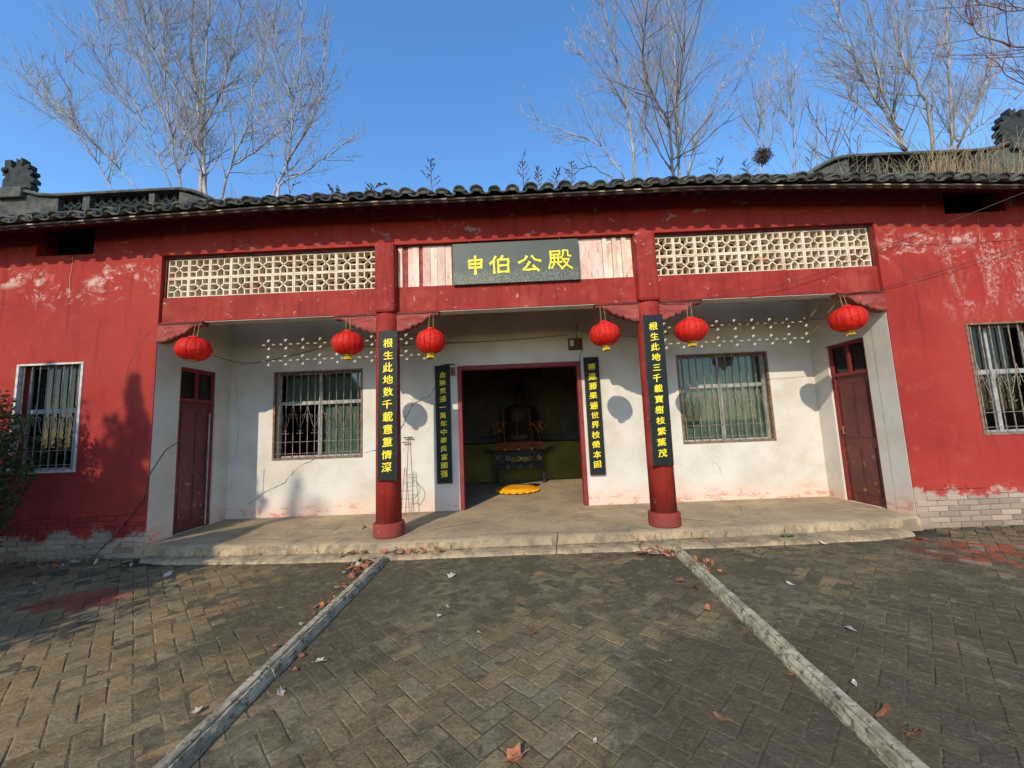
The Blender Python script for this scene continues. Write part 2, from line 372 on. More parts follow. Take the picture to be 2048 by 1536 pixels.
MAT['conifer'] = leafy('dark_conifer_leaves', (0.045, 0.075, 0.03), (0.025, 0.045, 0.02))
MAT['straw'] = plain('dry_straw', (0.50, 0.38, 0.22), (0.34, 0.24, 0.13), 6, 0.9)
MAT['weed'] = plain('dry_brown_weed', (0.17, 0.115, 0.085), (0.09, 0.06, 0.05), 6, 0.9)
def litter(name, a, b):
    n = NT(name)
    c = n.mix(n.rnd(), a, b)
    c = n.mul(c, n.mix(n.noise(30, 5, 0.6), (0.6, 0.6, 0.6), (1.3, 1.3, 1.3)))
    return n.done(c, 0.8, n.noise(60, 3), 0.3, 0.004, 0.2)
MAT['leaf_brown'] = litter('fallen_brown_leaf', (0.38, 0.15, 0.065), (0.22, 0.10, 0.055))
MAT['leaf_pale'] = litter('bleached_leaf', (0.50, 0.42, 0.34), (0.36, 0.30, 0.24))
MAT['scrap'] = plain('dirty_paper', (0.44, 0.40, 0.34), (0.32, 0.28, 0.23), 30, 0.8)
MAT['green_weed'] = plain('green_weed', (0.07, 0.13, 0.03), (0.05, 0.09, 0.02), 20, 0.7)

# ------------------------------------------------------------------ mesh helpers
class MB:
    def __init__(s): s.v = []; s.f = []
    def quad(s, a, b, c, d):
        n = len(s.v); s.v += [tuple(a), tuple(b), tuple(c), tuple(d)]; s.f.append((n, n + 1, n + 2, n + 3))
    def box(s, x0, x1, y0, y1, z0, z1):
        n = len(s.v)
        s.v += [(x0, y0, z0), (x1, y0, z0), (x1, y1, z0), (x0, y1, z0), (x0, y0, z1), (x1, y0, z1), (x1, y1, z1), (x0, y1, z1)]
        s.f += [tuple(n + i for i in q) for q in ((0, 3, 2, 1), (4, 5, 6, 7), (0, 1, 5, 4), (1, 2, 6, 5), (2, 3, 7, 6), (3, 0, 4, 7))]
        return s
    def bar(s, p, q, wx, wz, up=(0, 1, 0)):
        p, q = Vector(p), Vector(q); d = (q - p).normalized(); u = Vector(up); a = d.cross(u).normalized() * wx / 2; b = u.normalized() * wz / 2
        n = len(s.v)
        s.v += [tuple(x) for x in (p - a - b, p + a - b, p + a + b, p - a + b, q - a - b, q + a - b, q + a + b, q - a + b)]
        s.f += [tuple(n + i for i in k) for k in ((0, 3, 2, 1), (4, 5, 6, 7), (0, 1, 5, 4), (1, 2, 6, 5), (2, 3, 7, 6), (3, 0, 4, 7))]
        return s
    def tube(s, pts, radii, sides=6, cap=True):
        pts = [Vector(p) for p in pts]; k = len(pts)
        if not isinstance(radii, (list, tuple)): radii = [radii] * k
        rings = []; prev = None
        for i, p in enumerate(pts):
            d = (pts[min(i + 1, k - 1)] - pts[max(i - 1, 0)])
            if d.length < 1e-9: d = Vector((0, 0, 1))
            d.normalize()
            a = prev if prev is not None else (Vector((1, 0, 0)) if abs(d.x) < 0.8 else Vector((0, 1, 0)))
            a = (a - d * a.dot(d))
            if a.length < 1e-6: a = d.orthogonal()
            a.normalize(); prev = a; b = d.cross(a)
            n = len(s.v); rings.append(n)
            for j in range(sides):
                t = 2 * math.pi * j / sides
                s.v.append(tuple(p + (a * math.cos(t) + b * math.sin(t)) * radii[i]))
        for i in range(k - 1):
            for j in range(sides):
                j2 = (j + 1) % sides
                s.f.append((rings[i] + j, rings[i] + j2, rings[i + 1] + j2, rings[i + 1] + j))
        if cap and sides > 3:
            s.f.append(tuple(rings[0] + j for j in range(sides))[::-1]); s.f.append(tuple(rings[-1] + j for j in range(sides)))
        return s
    def lathe(s, prof, c=(0, 0, 0), sides=24, sx=1.0, sy=1.0, wob=0.0):
        rings = []
        for (r, z) in prof:
            n = len(s.v); rings.append(n)
            for j in range(sides):
                t = 2 * math.pi * j / sides; rr = r * (1 + (wob * math.cos(t * sides / 2) if wob else 0))
                s.v.append((c[0] + rr * math.cos(t) * sx, c[1] + rr * math.sin(t) * sy, c[2] + z))
        for i in range(len(prof) - 1):
            for j in range(sides):
                j2 = (j + 1) % sides
                s.f.append((rings[i] + j, rings[i] + j2, rings[i + 1] + j2, rings[i + 1] + j))
        s.f.append(tuple(rings[0] + j for j in range(sides))[::-1]); s.f.append(tuple(rings[-1] + j for j in range(sides)))
        return s
    def prism(s, outline, y0, y1):
        """outline in (x, z), extruded along y"""
        n = len(s.v); k = len(outline)
        s.v += [(x, y0, z) for x, z in outline] + [(x, y1, z) for x, z in outline]
        s.f.append(tuple(range(n, n + k))); s.f.append(tuple(range(n + 2 * k - 1, n + k - 1, -1)))
        for i in range(k):
            j = (i + 1) % k
            s.f.append((n + i, n + k + i, n + k + j, n + j))
        return s
    def wall(s, u0, u1, z0, z1, t0, t1, axis='x', holes=(), top=None, stepu=None):
        us = {u0, u1}; zs = {z0, z1}
        for a, b, c, d in holes:
            us |= {max(a, u0), min(b, u1)}; zs |= {max(c, z0), min(d, z1)}
        if stepu:
            k = int((u1 - u0) / stepu)
            for i in range(1, k): us.add(u0 + (u1 - u0) * i / k)
        us = sorted(us); zs = sorted(zs)
        def solid(i, j):
            if i < 0 or j < 0 or i >= len(us) - 1 or j >= len(zs) - 1: return False
            cu, cz = (us[i] + us[i + 1]) / 2, (zs[j] + zs[j + 1]) / 2
            return not any(a < cu < b and c < cz < d for a, b, c, d in holes)
        def P(u, t, z):
            if top and z == z1: z = top(u)
            return (u, t, z) if axis == 'x' else (t, u, z)
        for i in range(len(us) - 1):
            for j in range(len(zs) - 1):
                if not solid(i, j): continue
                a, b, c, d = us[i], us[i + 1], zs[j], zs[j + 1]
                s.quad(P(a, t0, c), P(b, t0, c), P(b, t0, d), P(a, t0, d))
                s.quad(P(b, t1, c), P(a, t1, c), P(a, t1, d), P(b, t1, d))
                if not solid(i - 1, j): s.quad(P(a, t1, c), P(a, t0, c), P(a, t0, d), P(a, t1, d))
                if not solid(i + 1, j): s.quad(P(b, t0, c), P(b, t1, c), P(b, t1, d), P(b, t0, d))
                if not solid(i, j - 1): s.quad(P(a, t1, c), P(b, t1, c), P(b, t0, c), P(a, t0, c))
                if not solid(i, j + 1): s.quad(P(a, t0, d), P(b, t0, d), P(b, t1, d), P(a, t1, d))
        return s
    def mesh(s, name, mat, smooth=False):
        me = bpy.data.meshes.new(name); me.from_pydata(s.v, [], s.f); me.update()
        me.materials.append(MAT[mat] if isinstance(mat, str) else mat)
        if smooth: me.shade_smooth()
        return me
    def build(s, name, mat, parent=None, smooth=False, bevel=0.0):
        return link(name, s.mesh(name, mat, smooth), parent, bevel)

def link(name, me, parent=None, bevel=0.0, loc=None, rot=None):
    o = bpy.data.objects.new(name, me); col.objects.link(o)
    if parent is not None:
        o.parent = parent; o.matrix_parent_inverse = Matrix.Translation(-ROOT_LOC(parent))
    if loc is not None: o.location = loc
    if rot is not None: o.rotation_euler = rot
    if bevel:
        m = o.modifiers.new('bevel', 'BEVEL'); m.width = bevel; m.segments = 2; m.limit_method = 'ANGLE'
    return o

def ROOT_LOC(o):
    return Vector(o.location)          # every nested part keeps its world place

def empty(name, loc):
    o = bpy.data.objects.new(name, None); col.objects.link(o); o.location = loc; o.empty_display_size = 0.2
    return o

def tag(o, label=None, cat=None, group=None, kind=None):
    if label: o['label'] = label
    if cat: o['category'] = cat
    if group: o['group'] = group
    if kind: o['kind'] = kind
    return o

def lerp_table(tab, x):
    if x <= tab[0][0]: return tab[0][1]
    for (a, b), (c, d) in zip(tab, tab[1:]):
        if x <= c:
            t = (x - a) / (c - a); t = t * t * (3 - 2 * t) if False else t
            return b + (d - b) * t
    return tab[-1][1]

# ------------------------------------------------------------------ ground and paving
G = -0.15                      # paving level, the porch floor is z = 0
g = MB(); g.quad((-250, -250, G - 0.012), (250, -250, G - 0.012), (250, 250, G - 0.012), (-250, 250, G - 0.012))
tag(g.build('ground', 'earth'), kind='structure')

W = 0.109; S2 = math.sqrt(0.5)
def herring(i, j):
    k = (i - j) % 4
    if k == 0: return (i, j, i + 2, j + 1)
    if k == 3: return (i, j, i + 1, j + 2)
    return None
KL = lambda y: -1.625 + 0.0 * y          # kerb centre lines
KR = lambda y: 1.633 + (y + 0.7) * 0.062
def paver_geom(c, lx, ly, ang, tint, mb_v, mb_f, mb_c):
    gap = 0.0028; hx, hy = lx / 2 - gap, ly / 2 - gap
    top = G + random.uniform(-0.0025, 0.0025) + 0.006 * (mnoise.noise((c[0] * 0.9, c[1] * 0.9, 0)))
    tx, ty = random.gauss(0, 0.008), random.gauss(0, 0.008)
    ang += random.gauss(0, 0.012); ca, sa = math.cos(ang), math.sin(ang)
    n = len(mb_v); ch = 0.0035
    for (ex, ez) in ((0, -0.03), (0, -ch * 0.8), (ch * 1.6, 0)):
        for qx, qy in ((-1, -1), (1, -1), (1, 1), (-1, 1)):
            x, y = qx * (hx - ex) + random.uniform(-0.0028, 0.0028), qy * (hy - ex) + random.uniform(-0.0028, 0.0028)
            mb_v.append((c[0] + x * ca - y * sa, c[1] + x * sa + y * ca, top + ez + x * tx + y * ty)); mb_c.append(tint)
    mb_f.append((n + 8, n + 9, n + 10, n + 11))
    for l in (0, 4):
        for q in range(4):
            q2 = (q + 1) % 4
            mb_f.append((n + l + q, n + l + q2, n + l + 4 + q2, n + l + 4 + q))
def tinted_mesh(name, v, f, c):
    me = bpy.data.meshes.new(name); me.from_pydata(v, [], f); me.update()
    a = me.color_attributes.new('tint', 'FLOAT_COLOR', 'POINT')
    a.data.foreach_set('color', [q for t in c for q in (*t, 1.0)])
    me.materials.append(MAT['paver']); return me
zones = {'left': [], 'centre': [], 'right': []}
rng = random.Random(5)
for i in range(-130, 130):
    for j in range(-130, 130):
        h = herring(i, j)
        if not h: continue
        cu, cv = (h[0] + h[2]) / 2 * W, (h[1] + h[3]) / 2 * W
        x, y = (cu - cv) * S2 + 0.03, (cu + cv) * S2 - 3.06
        if not (-8.6 < x < 8.6 and -9.5 < y): continue
        if y > (-0.07 if abs(x) > 4.95 else -0.44): continue
        horiz = h[2] - h[0] == 2
        zone = 'left' if x < KL(y) else ('right' if x > KR(y) else 'centre')
        t = rng.uniform(0.80, 1.20); w = rng.uniform(-0.012, 0.012)
        tint = [(0.182 + w) * t, 0.146 * t, (0.092 - w * .7) * t]
        if zone == 'left': tint = [tint[0] * 1.22, tint[1] * 1.16, tint[2] * 1.05]
        d1 = ((x + 4.2) / 0.50) ** 2 + ((y + 1.30) / 0.22) ** 2
        d2 = ((x - 4.55 - (y + 0.9) * -0.15) / 0.55) ** 2 + ((y + 0.92) / 0.46) ** 2
        if (d1 < 1 or d2 < 1):
            q = rng.random()
            if q < 0.72: tint = [0.27 * t, 0.085 * t, 0.050 * t]
            elif q < 0.82: tint = [0.27 * t, 0.24 * t, 0.19 * t]
        zones[zone].append((x, y, horiz, tint))
for zn, lst in zones.items():
    nm = {'left': 'left_pavement', 'centre': 'path', 'right': 'right_pavement'}[zn]
    root = empty(nm, (0, 0, 0)); tag(root, kind='structure')
    vis = []
    for k, (x, y, hz, t) in enumerate(lst):
        px, py, d = proj((x, y, G))
        if d > 0.1 and -25 < px < 2073 and py < 1565: vis.append((d, k))
    vis.sort(); chosen = {k for d, k in vis[:298]}
    V, F, C = [], [], []
    for k, (x, y, hz, t) in enumerate(lst):
        ang = math.pi / 4
        lx, ly = (2 * W, W) if hz else (W, 2 * W)
        if k in chosen:
            v, f, c = [], [], []
            paver_geom((0, 0), lx, ly, ang, t, v, f, c)
            link('paver', tinted_mesh('paver', v, f, c), root, loc=(x, y, 0))
        else:
            paver_geom((x, y), lx, ly, ang, t, V, F, C)
    tag(link('distant_pavers', tinted_mesh('distant_pavers', V, F, C), root), kind='stuff')

# thin film of trodden soil lying in the joints and over parts of the pavers
soil = MB(); NX, NY = 420, 140; X0, X1, Y0, Y1 = -6.6, 6.6, -4.6, -0.40
for j in range(NY + 1):
    y = Y0 + (Y1 - Y0) * j / NY
    for i in range(NX + 1):
        x = X0 + (X1 - X0) * i / NX
        a = mnoise.noise((x * 0.8 + 3, y * 0.9, 1.0)) + 0.5 * mnoise.noise((x * 2.6, y * 2.6, 5.0))
        b = mnoise.noise((x * 9, y * 9, 3.0)) + 0.6 * mnoise.noise((x * 23, y * 23, 8.0))
        mid = math.exp(-((y + 1.25) / 0.75) ** 2) * (1.0 if x > -1.7 else 0.55)
        mid -= 1.2 * math.exp(-(((x + 4.2) / 0.7) ** 2 + ((y + 1.3) / 0.4) ** 2)) + 1.2 * math.exp(-(((x - 4.4) / 0.7) ** 2 + ((y + 0.95) / 0.6) ** 2))
        soil.v.append((x, y, G - 0.0030 + 0.0024 * a + 0.0022 * b + 0.0042 * mid))
for j in range(NY):
    for i in range(NX):
        n = j * (NX + 1) + i; soil.f.append((n, n + 1, n + NX + 2, n + NX + 1))
tag(soil.build('soil_film', 'soil', None, True), 'thin film of trodden soil and moss over the paving', 'soil', kind='stuff')

# porch floor: platform with a low step in front of it
edge_tab = [(-4.85, -0.09), (-4.3, -0.20), (-3.4, -0.26), (-2.5, -0.29), (-1.6, -0.37), (-0.2, -0.33), (1.6, -0.30), (3.3, -0.19), (4.4, -0.14), (4.85, -0.09)]
tread_tab = [(-4.75, -0.22), (-4.2, -0.36), (-3.35, -0.45), (-2.4, -0.50), (-1.5, -0.515), (-0.2, -0.49), (1.5, -0.515), (3.1, -0.48), (4.0, -0.44), (4.55, -0.30)]
def slab(name, tab, yback, ztop, zbot, parent, drop=0.012):
    m = MB(); xs = [tab[0][0] + (tab[-1][0] - tab[0][0]) * i / 70 for i in range(71)]; rows = []
    r = random.Random(3)
    for x in xs:
        y = lerp_table(tab, x) + 0.022 * mnoise.noise((x * 3.1, 4.0, ztop)) + 0.010 * mnoise.noise((x * 9.0, 4.0, ztop)) + r.uniform(-0.003, 0.003)
        zj = 0.006 * mnoise.noise((x * 2.2, 9.0, ztop))
        n = len(m.v); m.v += [(x, yback, ztop), (x, y + 0.11, ztop), (x, y + 0.045, ztop - drop * 0.8 + zj), (x, y + 0.010, ztop - drop * 2.4 + zj), (x, y - 0.006, zbot)]
        rows.append(n)
    for a, b in zip(rows, rows[1:]):
        for k in range(4): m.f.append((a + k, b + k, b + k + 1, a + k + 1))
    for a in (rows[0], rows[-1]): m.f.append((a, a + 1, a + 2, a + 3, a + 4))
    return m.build(name, 'floor', parent)
pf = empty('porch_floor', (0, 0, G)); tag(pf, kind='structure')
slab('platform', edge_tab, 1.36, 0.0, G - 0.01, pf)
slab('step', tread_tab, 0.0, -0.108, G - 0.014, pf, 0.009)
# open cracks in the platform edge near the column bases
def crack_mesh(pts, w, nrm):
    """thin sunken-looking crack strip following pts, lifted a hair along nrm"""
    m = MB(); nv = Vector(nrm); P = []
    for a, b in zip(pts, pts[1:]):
        a, b = Vector(a), Vector(b); k = max(2, int((b - a).length / 0.04))
        for i in range(k): P.append(a.lerp(b, i / k))
    P.append(Vector(pts[-1])); L = []
    for i, p in enumerate(P):
        d = (P[min(i + 1, len(P) - 1)] - P[max(i - 1, 0)]).normalized(); s = d.cross(nv).normalized()
        p = p + s * random.gauss(0, 0.006) + nv * 0.0022
        ww = w * random.uniform(0.35, 1.3) * (0.35 if i in (0, len(P) - 1) else 1)
        L.append((p - s * ww, p + s * ww))
    for (a, b), (c, d) in zip(L, L[1:]): m.quad(a, b, d, c)
    return m
for pts, w in ((((0.9, 0.4, 0), (1.35, -0.05, 0), (1.55, -0.22, 0)), 0.004), (((-2.9, -0.2, 0), (-2.6, 0.3, 0), (-2.7, 0.9, 0)), 0.004),
               (((2.2, -0.2, 0), (2.5, 0.1, 0), (2.9, 0.3, 0), (3.2, 0.9, 0)), 0.003), (((-1.2, -0.25, 0), (-0.4, -0.14, 0), (0.5, -0.2, 0), (1.3, -0.2, 0)), 0.003),
               (((-4.4, -0.05, 0), (-3.6, 0.02, 0), (-3.1, -0.03, 0)), 0.004), (((-3.9, 0.5, 0), (-3.3, 0.55, 0), (-2.6, 0.42, 0)), 0.003)):
    crack_mesh(pts, w, (0, 0, 1)).build('crack', 'crack', pf)

for x in (-4.1, -3.75, -3.15, -2.75, -2.5, -2.2, -0.9, 0.3, 1.30, 1.52, 1.95, 2.4, 3.1, 3.9):
    y = lerp_table(edge_tab, x) - 0.014
    crack_mesh([(x, y, -0.02), (x + random.uniform(-.03, .03), y - 0.001, -0.06), (x + random.uniform(-.03, .03), y - 0.002, -0.1)], 0.004, (0, -1, 0)).build('crack', 'crack', pf)
for x in (-3.3, -2.85, -1.9, -1.1, -0.05, 0.75, 2.1, 2.9, 3.7):
    y = lerp_table(tread_tab, x) - 0.012
    crack_mesh([(x, y, -0.105), (x + random.uniform(-.02, .02), y - 0.002, -0.15)], 0.0045, (0, -1, 0)).build('crack', 'crack', pf)
    crack_mesh([(x, y + 0.03, -0.099), (x + random.uniform(-.08, .08), lerp_table(edge_tab, x) - 0.02, -0.098)], 0.0035, (0, 0, 1)).build('crack', 'crack', pf)
crack_mesh([(-1.25, -0.352, -0.098), (-0.6, -0.350, -0.098), (0.2, -0.338, -0.098), (1.2, -0.325, -0.098), (2.2, -0.275, -0.098)], 0.007, (0, 0, 1)).build('crack', 'crack', pf)

# ------------------------------------------------------------------ the hall
A, B, D = 1.75, 4.853, 1.3225
H1, H2, H3 = 2.898, 3.254, 3.83
hall = empty('temple_hall', (0, 0, G))
tag(hall, 'red-walled temple hall with open porch, two red columns and grey tiled roof', 'building')
ZE = [(-12.4, 4.06), (-6.55, 4.115), (-4.93, 4.169), (-3.25, 4.216), (0, 4.208), (2.35, 4.212), (3.6, 4.165), (4.8, 4.115), (6.3, 4.03), (12.4, 3.97)]
SL = 0.52; EY = -0.5; RY = 3.2; EX = 12.2
def zroof(x, y):
    t = (y - EY) / (RY - EY)
    wv = 0.008 * mnoise.noise((x * 0.9, 2.0, 1.0))
    return (lerp_table(ZE, x) + wv) * (1 - t) + 4.21 * t + (y - EY) * SL
FY = -0.05                                            # front face of the walls
for s in (-1, 1):
    holes = [(min(s * 5.835, s * 6.72), max(s * 5.835, s * 6.72), 0.965, 2.40), (min(s * 5.82, s * 6.63), max(s * 5.82, s * 6.63), 3.915, 5.0)]
    a, b = sorted((s * B, s * EX))
    w = MB().wall(a, b, G - 0.05, 4.3, FY, 0.2, 'x', holes, top=lambda u: zroof(u, FY) - 0.045, stepu=0.4)
    ww = w.build('wing_wall', 'red_wall', hall)
    tag(ww, 'red plastered wall left of the porch' if s < 0 else 'red plastered wall right of the porch')
    # bricks showing at the foot of the wall, each proud of the plaster core
    rb = random.Random(8 + s); bh, bl = 0.066, 0.252
    shapes = []
    for k in range(6):
        m = MB(); hl = bl / 2 - 0.0055; hh = bh / 2 - 0.004; j = lambda: rb.uniform(-0.0022, 0.0022)
        for (e, yy) in ((0, 0.006), (0, -0.009), (0.005, -0.014)):
            for qx, qz in ((-1, -1), (1, -1), (1, 1), (-1, 1)): m.v.append((qx * (hl - e) + j(), yy, qz * (hh - e) + j()))
        m.f.append((8, 9, 10, 11))
        for l in (0, 4):
            for q in range(4): m.f.append((l + q, l + (q + 1) % 4, l + 4 + (q + 1) % 4, l + 4 + q))
        shapes.append(m.mesh('brick', 'red_wall'))
    rows = 8 if s > 0 else 9
    for r_ in range(rows):
        for k in range(12):
            x = s * (B + 0.132 + bl * k + (0.126 if r_ % 2 else 0))
            if abs(x) > 7.6: continue
            zc = G + 0.03 + bh * r_
            if r_ >= rows - 2 and rb.random() < 0.35: continue
            link('brick', rb.choice(shapes), ww, loc=(x, FY - 0.001 + rb.uniform(0, 0.003), zc))
    # plaster crack lines on the wing walls
    if s < 0:
        crack_mesh([(-4.9, FY, 2.85), (-5.1, FY, 2.6), (-5.2, FY, 2.35), (-5.25, FY, 2.1)], 0.003, (0, -1, 0)).build('crack', 'crack', ww)
        crack_mesh([(-6.1, FY, 3.9), (-6.12, FY, 3.6), (-6.1, FY, 3.3)], 0.0025, (0, -1, 0)).build('crack', 'lime_strip', ww)
    else:
        crack_mesh([(5.05, FY, 3.3), (5.3, FY, 3.05), (5.45, FY, 2.8)], 0.003, (0, -1, 0)).build('crack', 'crack', ww)
        crack_mesh([(6.25, FY, 3.88), (6.2, FY, 3.4), (6.3, FY, 2.9)], 0.0025, (0, -1, 0)).build('crack', 'lime_strip', ww)
uw = MB().wall(-B, B, H3 + 0.015, 4.3, FY, 0.16, 'x', top=lambda u: zroof(u, FY) - 0.045, stepu=0.4).build('upper_wall', 'red_wall', hall)
# porch side walls (white), with a door opening each
for s in (-1, 1):
    a, b = sorted((s * B, s * (B + 0.24)))
    m = MB().wall(0.2, D + 0.24, G, 4.3, a, b, 'y', [(0.345, 1.015, 0.0, 2.362)])
    sw = m.build('side_wall', 'white_wall', hall)
    f = MB(); xa, xb = sorted((s * (B - 0.004), s * (B + 0.02)))
    f.box(xa, xb, FY + 0.012, 0.2, G + 0.12, H1 - 0.0); f.build('wall_end_plaster', 'white_wall', hall)
# whitewash skin over the front part of the wing end is the plaster above; back wall of the porch
bwm = MB().wall(-B, B, -0.02, 4.35, D, D + 0.24, 'x', [(-1.03, 1.03, -0.02, 2.3474), (-4.111, -2.633, 0.9225, 2.3775), (2.633, 4.111, 0.9225, 2.3775)])
bw = bwm.build('back_wall', 'white_wall', hall)
for pts, w in (((( -1.4, 2.02), (-1.5, 1.86), (-1.62, 1.84), (-1.8, 1.72), (-1.95, 1.42), (-2.1, 1.2)), 0.006), (((-2.2, 1.15), (-2.35, 1.02), (-2.6, 0.98)), 0.006),
               (((-3.4, 0.9), (-3.7, 0.78), (-3.9, 0.55), (-4.2, 0.42), (-4.5, 0.22)), 0.005), (((3.0, 0.7), (3.15, 0.55), (3.2, 0.35)), 0.002), (((-4.78, 2.4), (-4.7, 1.6), (-4.72, 0.9)), 0.002)):
    crack_mesh([(x, D, z) for x, z in pts], w, (0, -1, 0)).build('crack', 'crack', bw)
MB().box(-B, B, 0.16, D, 4.12, 4.16).build('porch_ceiling', 'dark_wood', hall)
# columns
for s in (-1, 1):
    sh = MB().lathe([(0.160, 0.16), (0.158, 1.0), (0.153, 2.2), (0.149, 2.78), (0.149, 2.86), (0.10, 2.88)], (s * A, 0, 0), 36)
    c = sh.build('column', 'red_paint', hall, True)
    MB().box(s * A - 0.138, s * A + 0.138, -0.142, 0.10, 2.875, 3.85).build('post', 'red_paint', c, bevel=0.045)
    bs = MB().lathe([(0.192, 0.0), (0.196, 0.02), (0.196, 0.145), (0.188, 0.165), (0.17, 0.172)], (s * A, 0, 0), 36)
    bs.build('column_base', 'red_paint', c, True)
# beams between wall ends and columns
for x0, x1 in ((-B, -A - 0.1), (-A + 0.1, A - 0.1), (A + 0.1, B)):
    MB().box(x0 + 0.002, x1 - 0.002, -0.012, 0.17, H1, H2).build('beam', 'red_paint', hall, bevel=0.008)
    MB().box(x0 + 0.004, x1 - 0.004, -0.004, 0.165, H1 - 0.006, H1 - 0.001).build('beam_soffit', 'white_wall', hall)
# carved brackets under the beams
def bracket(x, s, full):
    o = [(0, 0), (0.60, 0), (0.60, -0.035)]
    L = 0.585
    for k in range(9):
        t = k / 8; o.append((L - 0.20 * t, -0.035 - 0.02 * math.sin(t * math.pi) * -1 - 0.095 * t ** 1.6))
    o += [(0.365, -0.150), (0.335, -0.135), (0.315, -0.165), (0.275, -0.185), (0.25, -0.170), (0.225, -0.205), (0.185, -0.225), (0.165, -0.212), (0.14, -0.24), (0.10, -0.255), (0.0, -0.26)]
    pts = [(x + s * a, 2.862 + b * 0.92) for a, b in o]
    m = MB().prism(pts if s > 0 else pts[::-1], -0.055, 0.05)
    br = m.build('bracket', 'red_wood', hall)
    rim = MB()
    for (a, b), (c, d) in zip(pts[2:], pts[3:]): rim.bar((a, -0.058, b + 0.005), (c, -0.058, d + 0.005), 0.018, 0.012)
    rim.box(min(x, x + s * 0.61), max(x, x + s * 0.61), -0.066, 0.06, 2.862, 2.886)
    rim.build('rim', 'dark_red_wood', br)
for x, s in ((-B, 1), (-A, -1), (-A, 1), (A, -1), (A, 1), (B, -1)):
    bracket(x + s * (0.004 if abs(x) > 3 else 0.10), s, abs(x) > 3)

# pierced block screens
def lattice_block(w, h):
    m = MB(); t = 0.017; y0, y1 = 0.0, 0.104; hw, hh = w / 2 - 0.002, h / 2 - 0.002
    m.box(-hw, hw, y0, y1, hh - t, hh); m.box(-hw, hw, y0, y1, -hh, -hh + t)
    m.box(-hw, -hw + t, y0 + 0.0006, y1, -hh + t, hh - t); m.box(hw - t, hw, y0 + 0.0006, y1, -hh + t, hh - t)
    a, b = 0.048, 0.046; t = 0.016
    for s in (-1, 1):
        for q in (-1, 1):
            xa, xb = sorted((s * a - t / 2, s * a + t / 2)); za, zb = sorted((q * b, q * (hh - 0.017)))
            m.box(xa, xb, y0 + 0.004, y1 - 0.003, za, zb)
            xa, xb = sorted((s * (a + t / 2), s * (hw - 0.017)))
            m.box(xa, xb, y0 + 0.005, y1 - 0.004, q * b - t / 2, q * b + t / 2)
            m.bar((0, (y0 + y1) / 2, 0), (s * a, (y0 + y1) / 2, q * b), t, y1 - y0 - 0.014)
    return m
bwid = (B - 0.03 - A - 0.135) / 10; bhei = (H3 - 0.02 - H2) / 2
lat = lattice_block(bwid, bhei).mesh('lattice_block', 'cream')
for s in (-1, 1):
    scn = empty('lattice_screen', (s * 3.35, 0.02, H2)); scn.parent = hall; scn.matrix_parent_inverse = Matrix.Translation(-Vector(hall.location))
    for i in range(10):
        for j in range(2):
            o = bpy.data.objects.new('lattice_block', lat); col.objects.link(o); o.parent = scn
            o.location = (s * (A + 0.135 + bwid * (i + 0.5)) - s * 3.35, random.uniform(0, 0.006), bhei * (j + 0.5) + 0.001)
            o.rotation_euler = (0, random.gauss(0, 0.003), 0)
    f = MB(); x0, x1 = sorted((s * (A + 0.13), s * (B - 0.002)))
    f.box(x0, x1, 0.0, 0.11, H3 - 0.018, H3 + 0.014)
    xo = s * (B - 0.016); f.box(xo - 0.013, xo + 0.013, 0.001, 0.11, H2 + 0.002, H3 - 0.018)
    f.build('screen_frame', 'dark_red_wood', hall)
# boards either side of the plaque in the middle bay
MB().box(-1.62, 1.62, 0.05, 0.09, H2 + 0.001, H3 + 0.012).build('backing_panel', 'board', hall)
xs = [-1.605]
for wv in (0.06, 0.075, 0.06, 0.095, 0.05, 0.105, 0.095, 0.11, 0.09): xs.append(xs[-1] + wv)
for k, (a, b) in enumerate(zip(xs, xs[1:])):
    dpt = (0.012, 0.032, 0.020, 0.012, 0.034, 0.014, 0.018, 0.014, 0.018)[k]
    MB().box(a + 0.002, b - 0.002, dpt - 0.006, 0.049, H2 + 0.002, H3 - 0.002).build('board', 'board' if k not in (1, 4) else 'red_wood', hall)
MB().box(0.862, 1.20, 0.012, 0.049, H2 + 0.002, H3 - 0.002).build('board', 'board', hall)
xs = [1.205, 1.265, 1.335, 1.395, 1.465, 1.53, 1.605]
for k, (a, b) in enumerate(zip(xs, xs[1:])):
    MB().box(a + 0.002, b - 0.002, 0.0 if k % 2 == 0 else 0.026, 0.049, H2 + 0.002, H3 - 0.002).build('board', 'board' if k % 2 == 0 else 'cream', hall)
MB().box(-1.6, 1.6, -0.01, 0.10, H3 - 0.001, H3 + 0.0145).build('top_rail', 'dark_red_wood', hall)

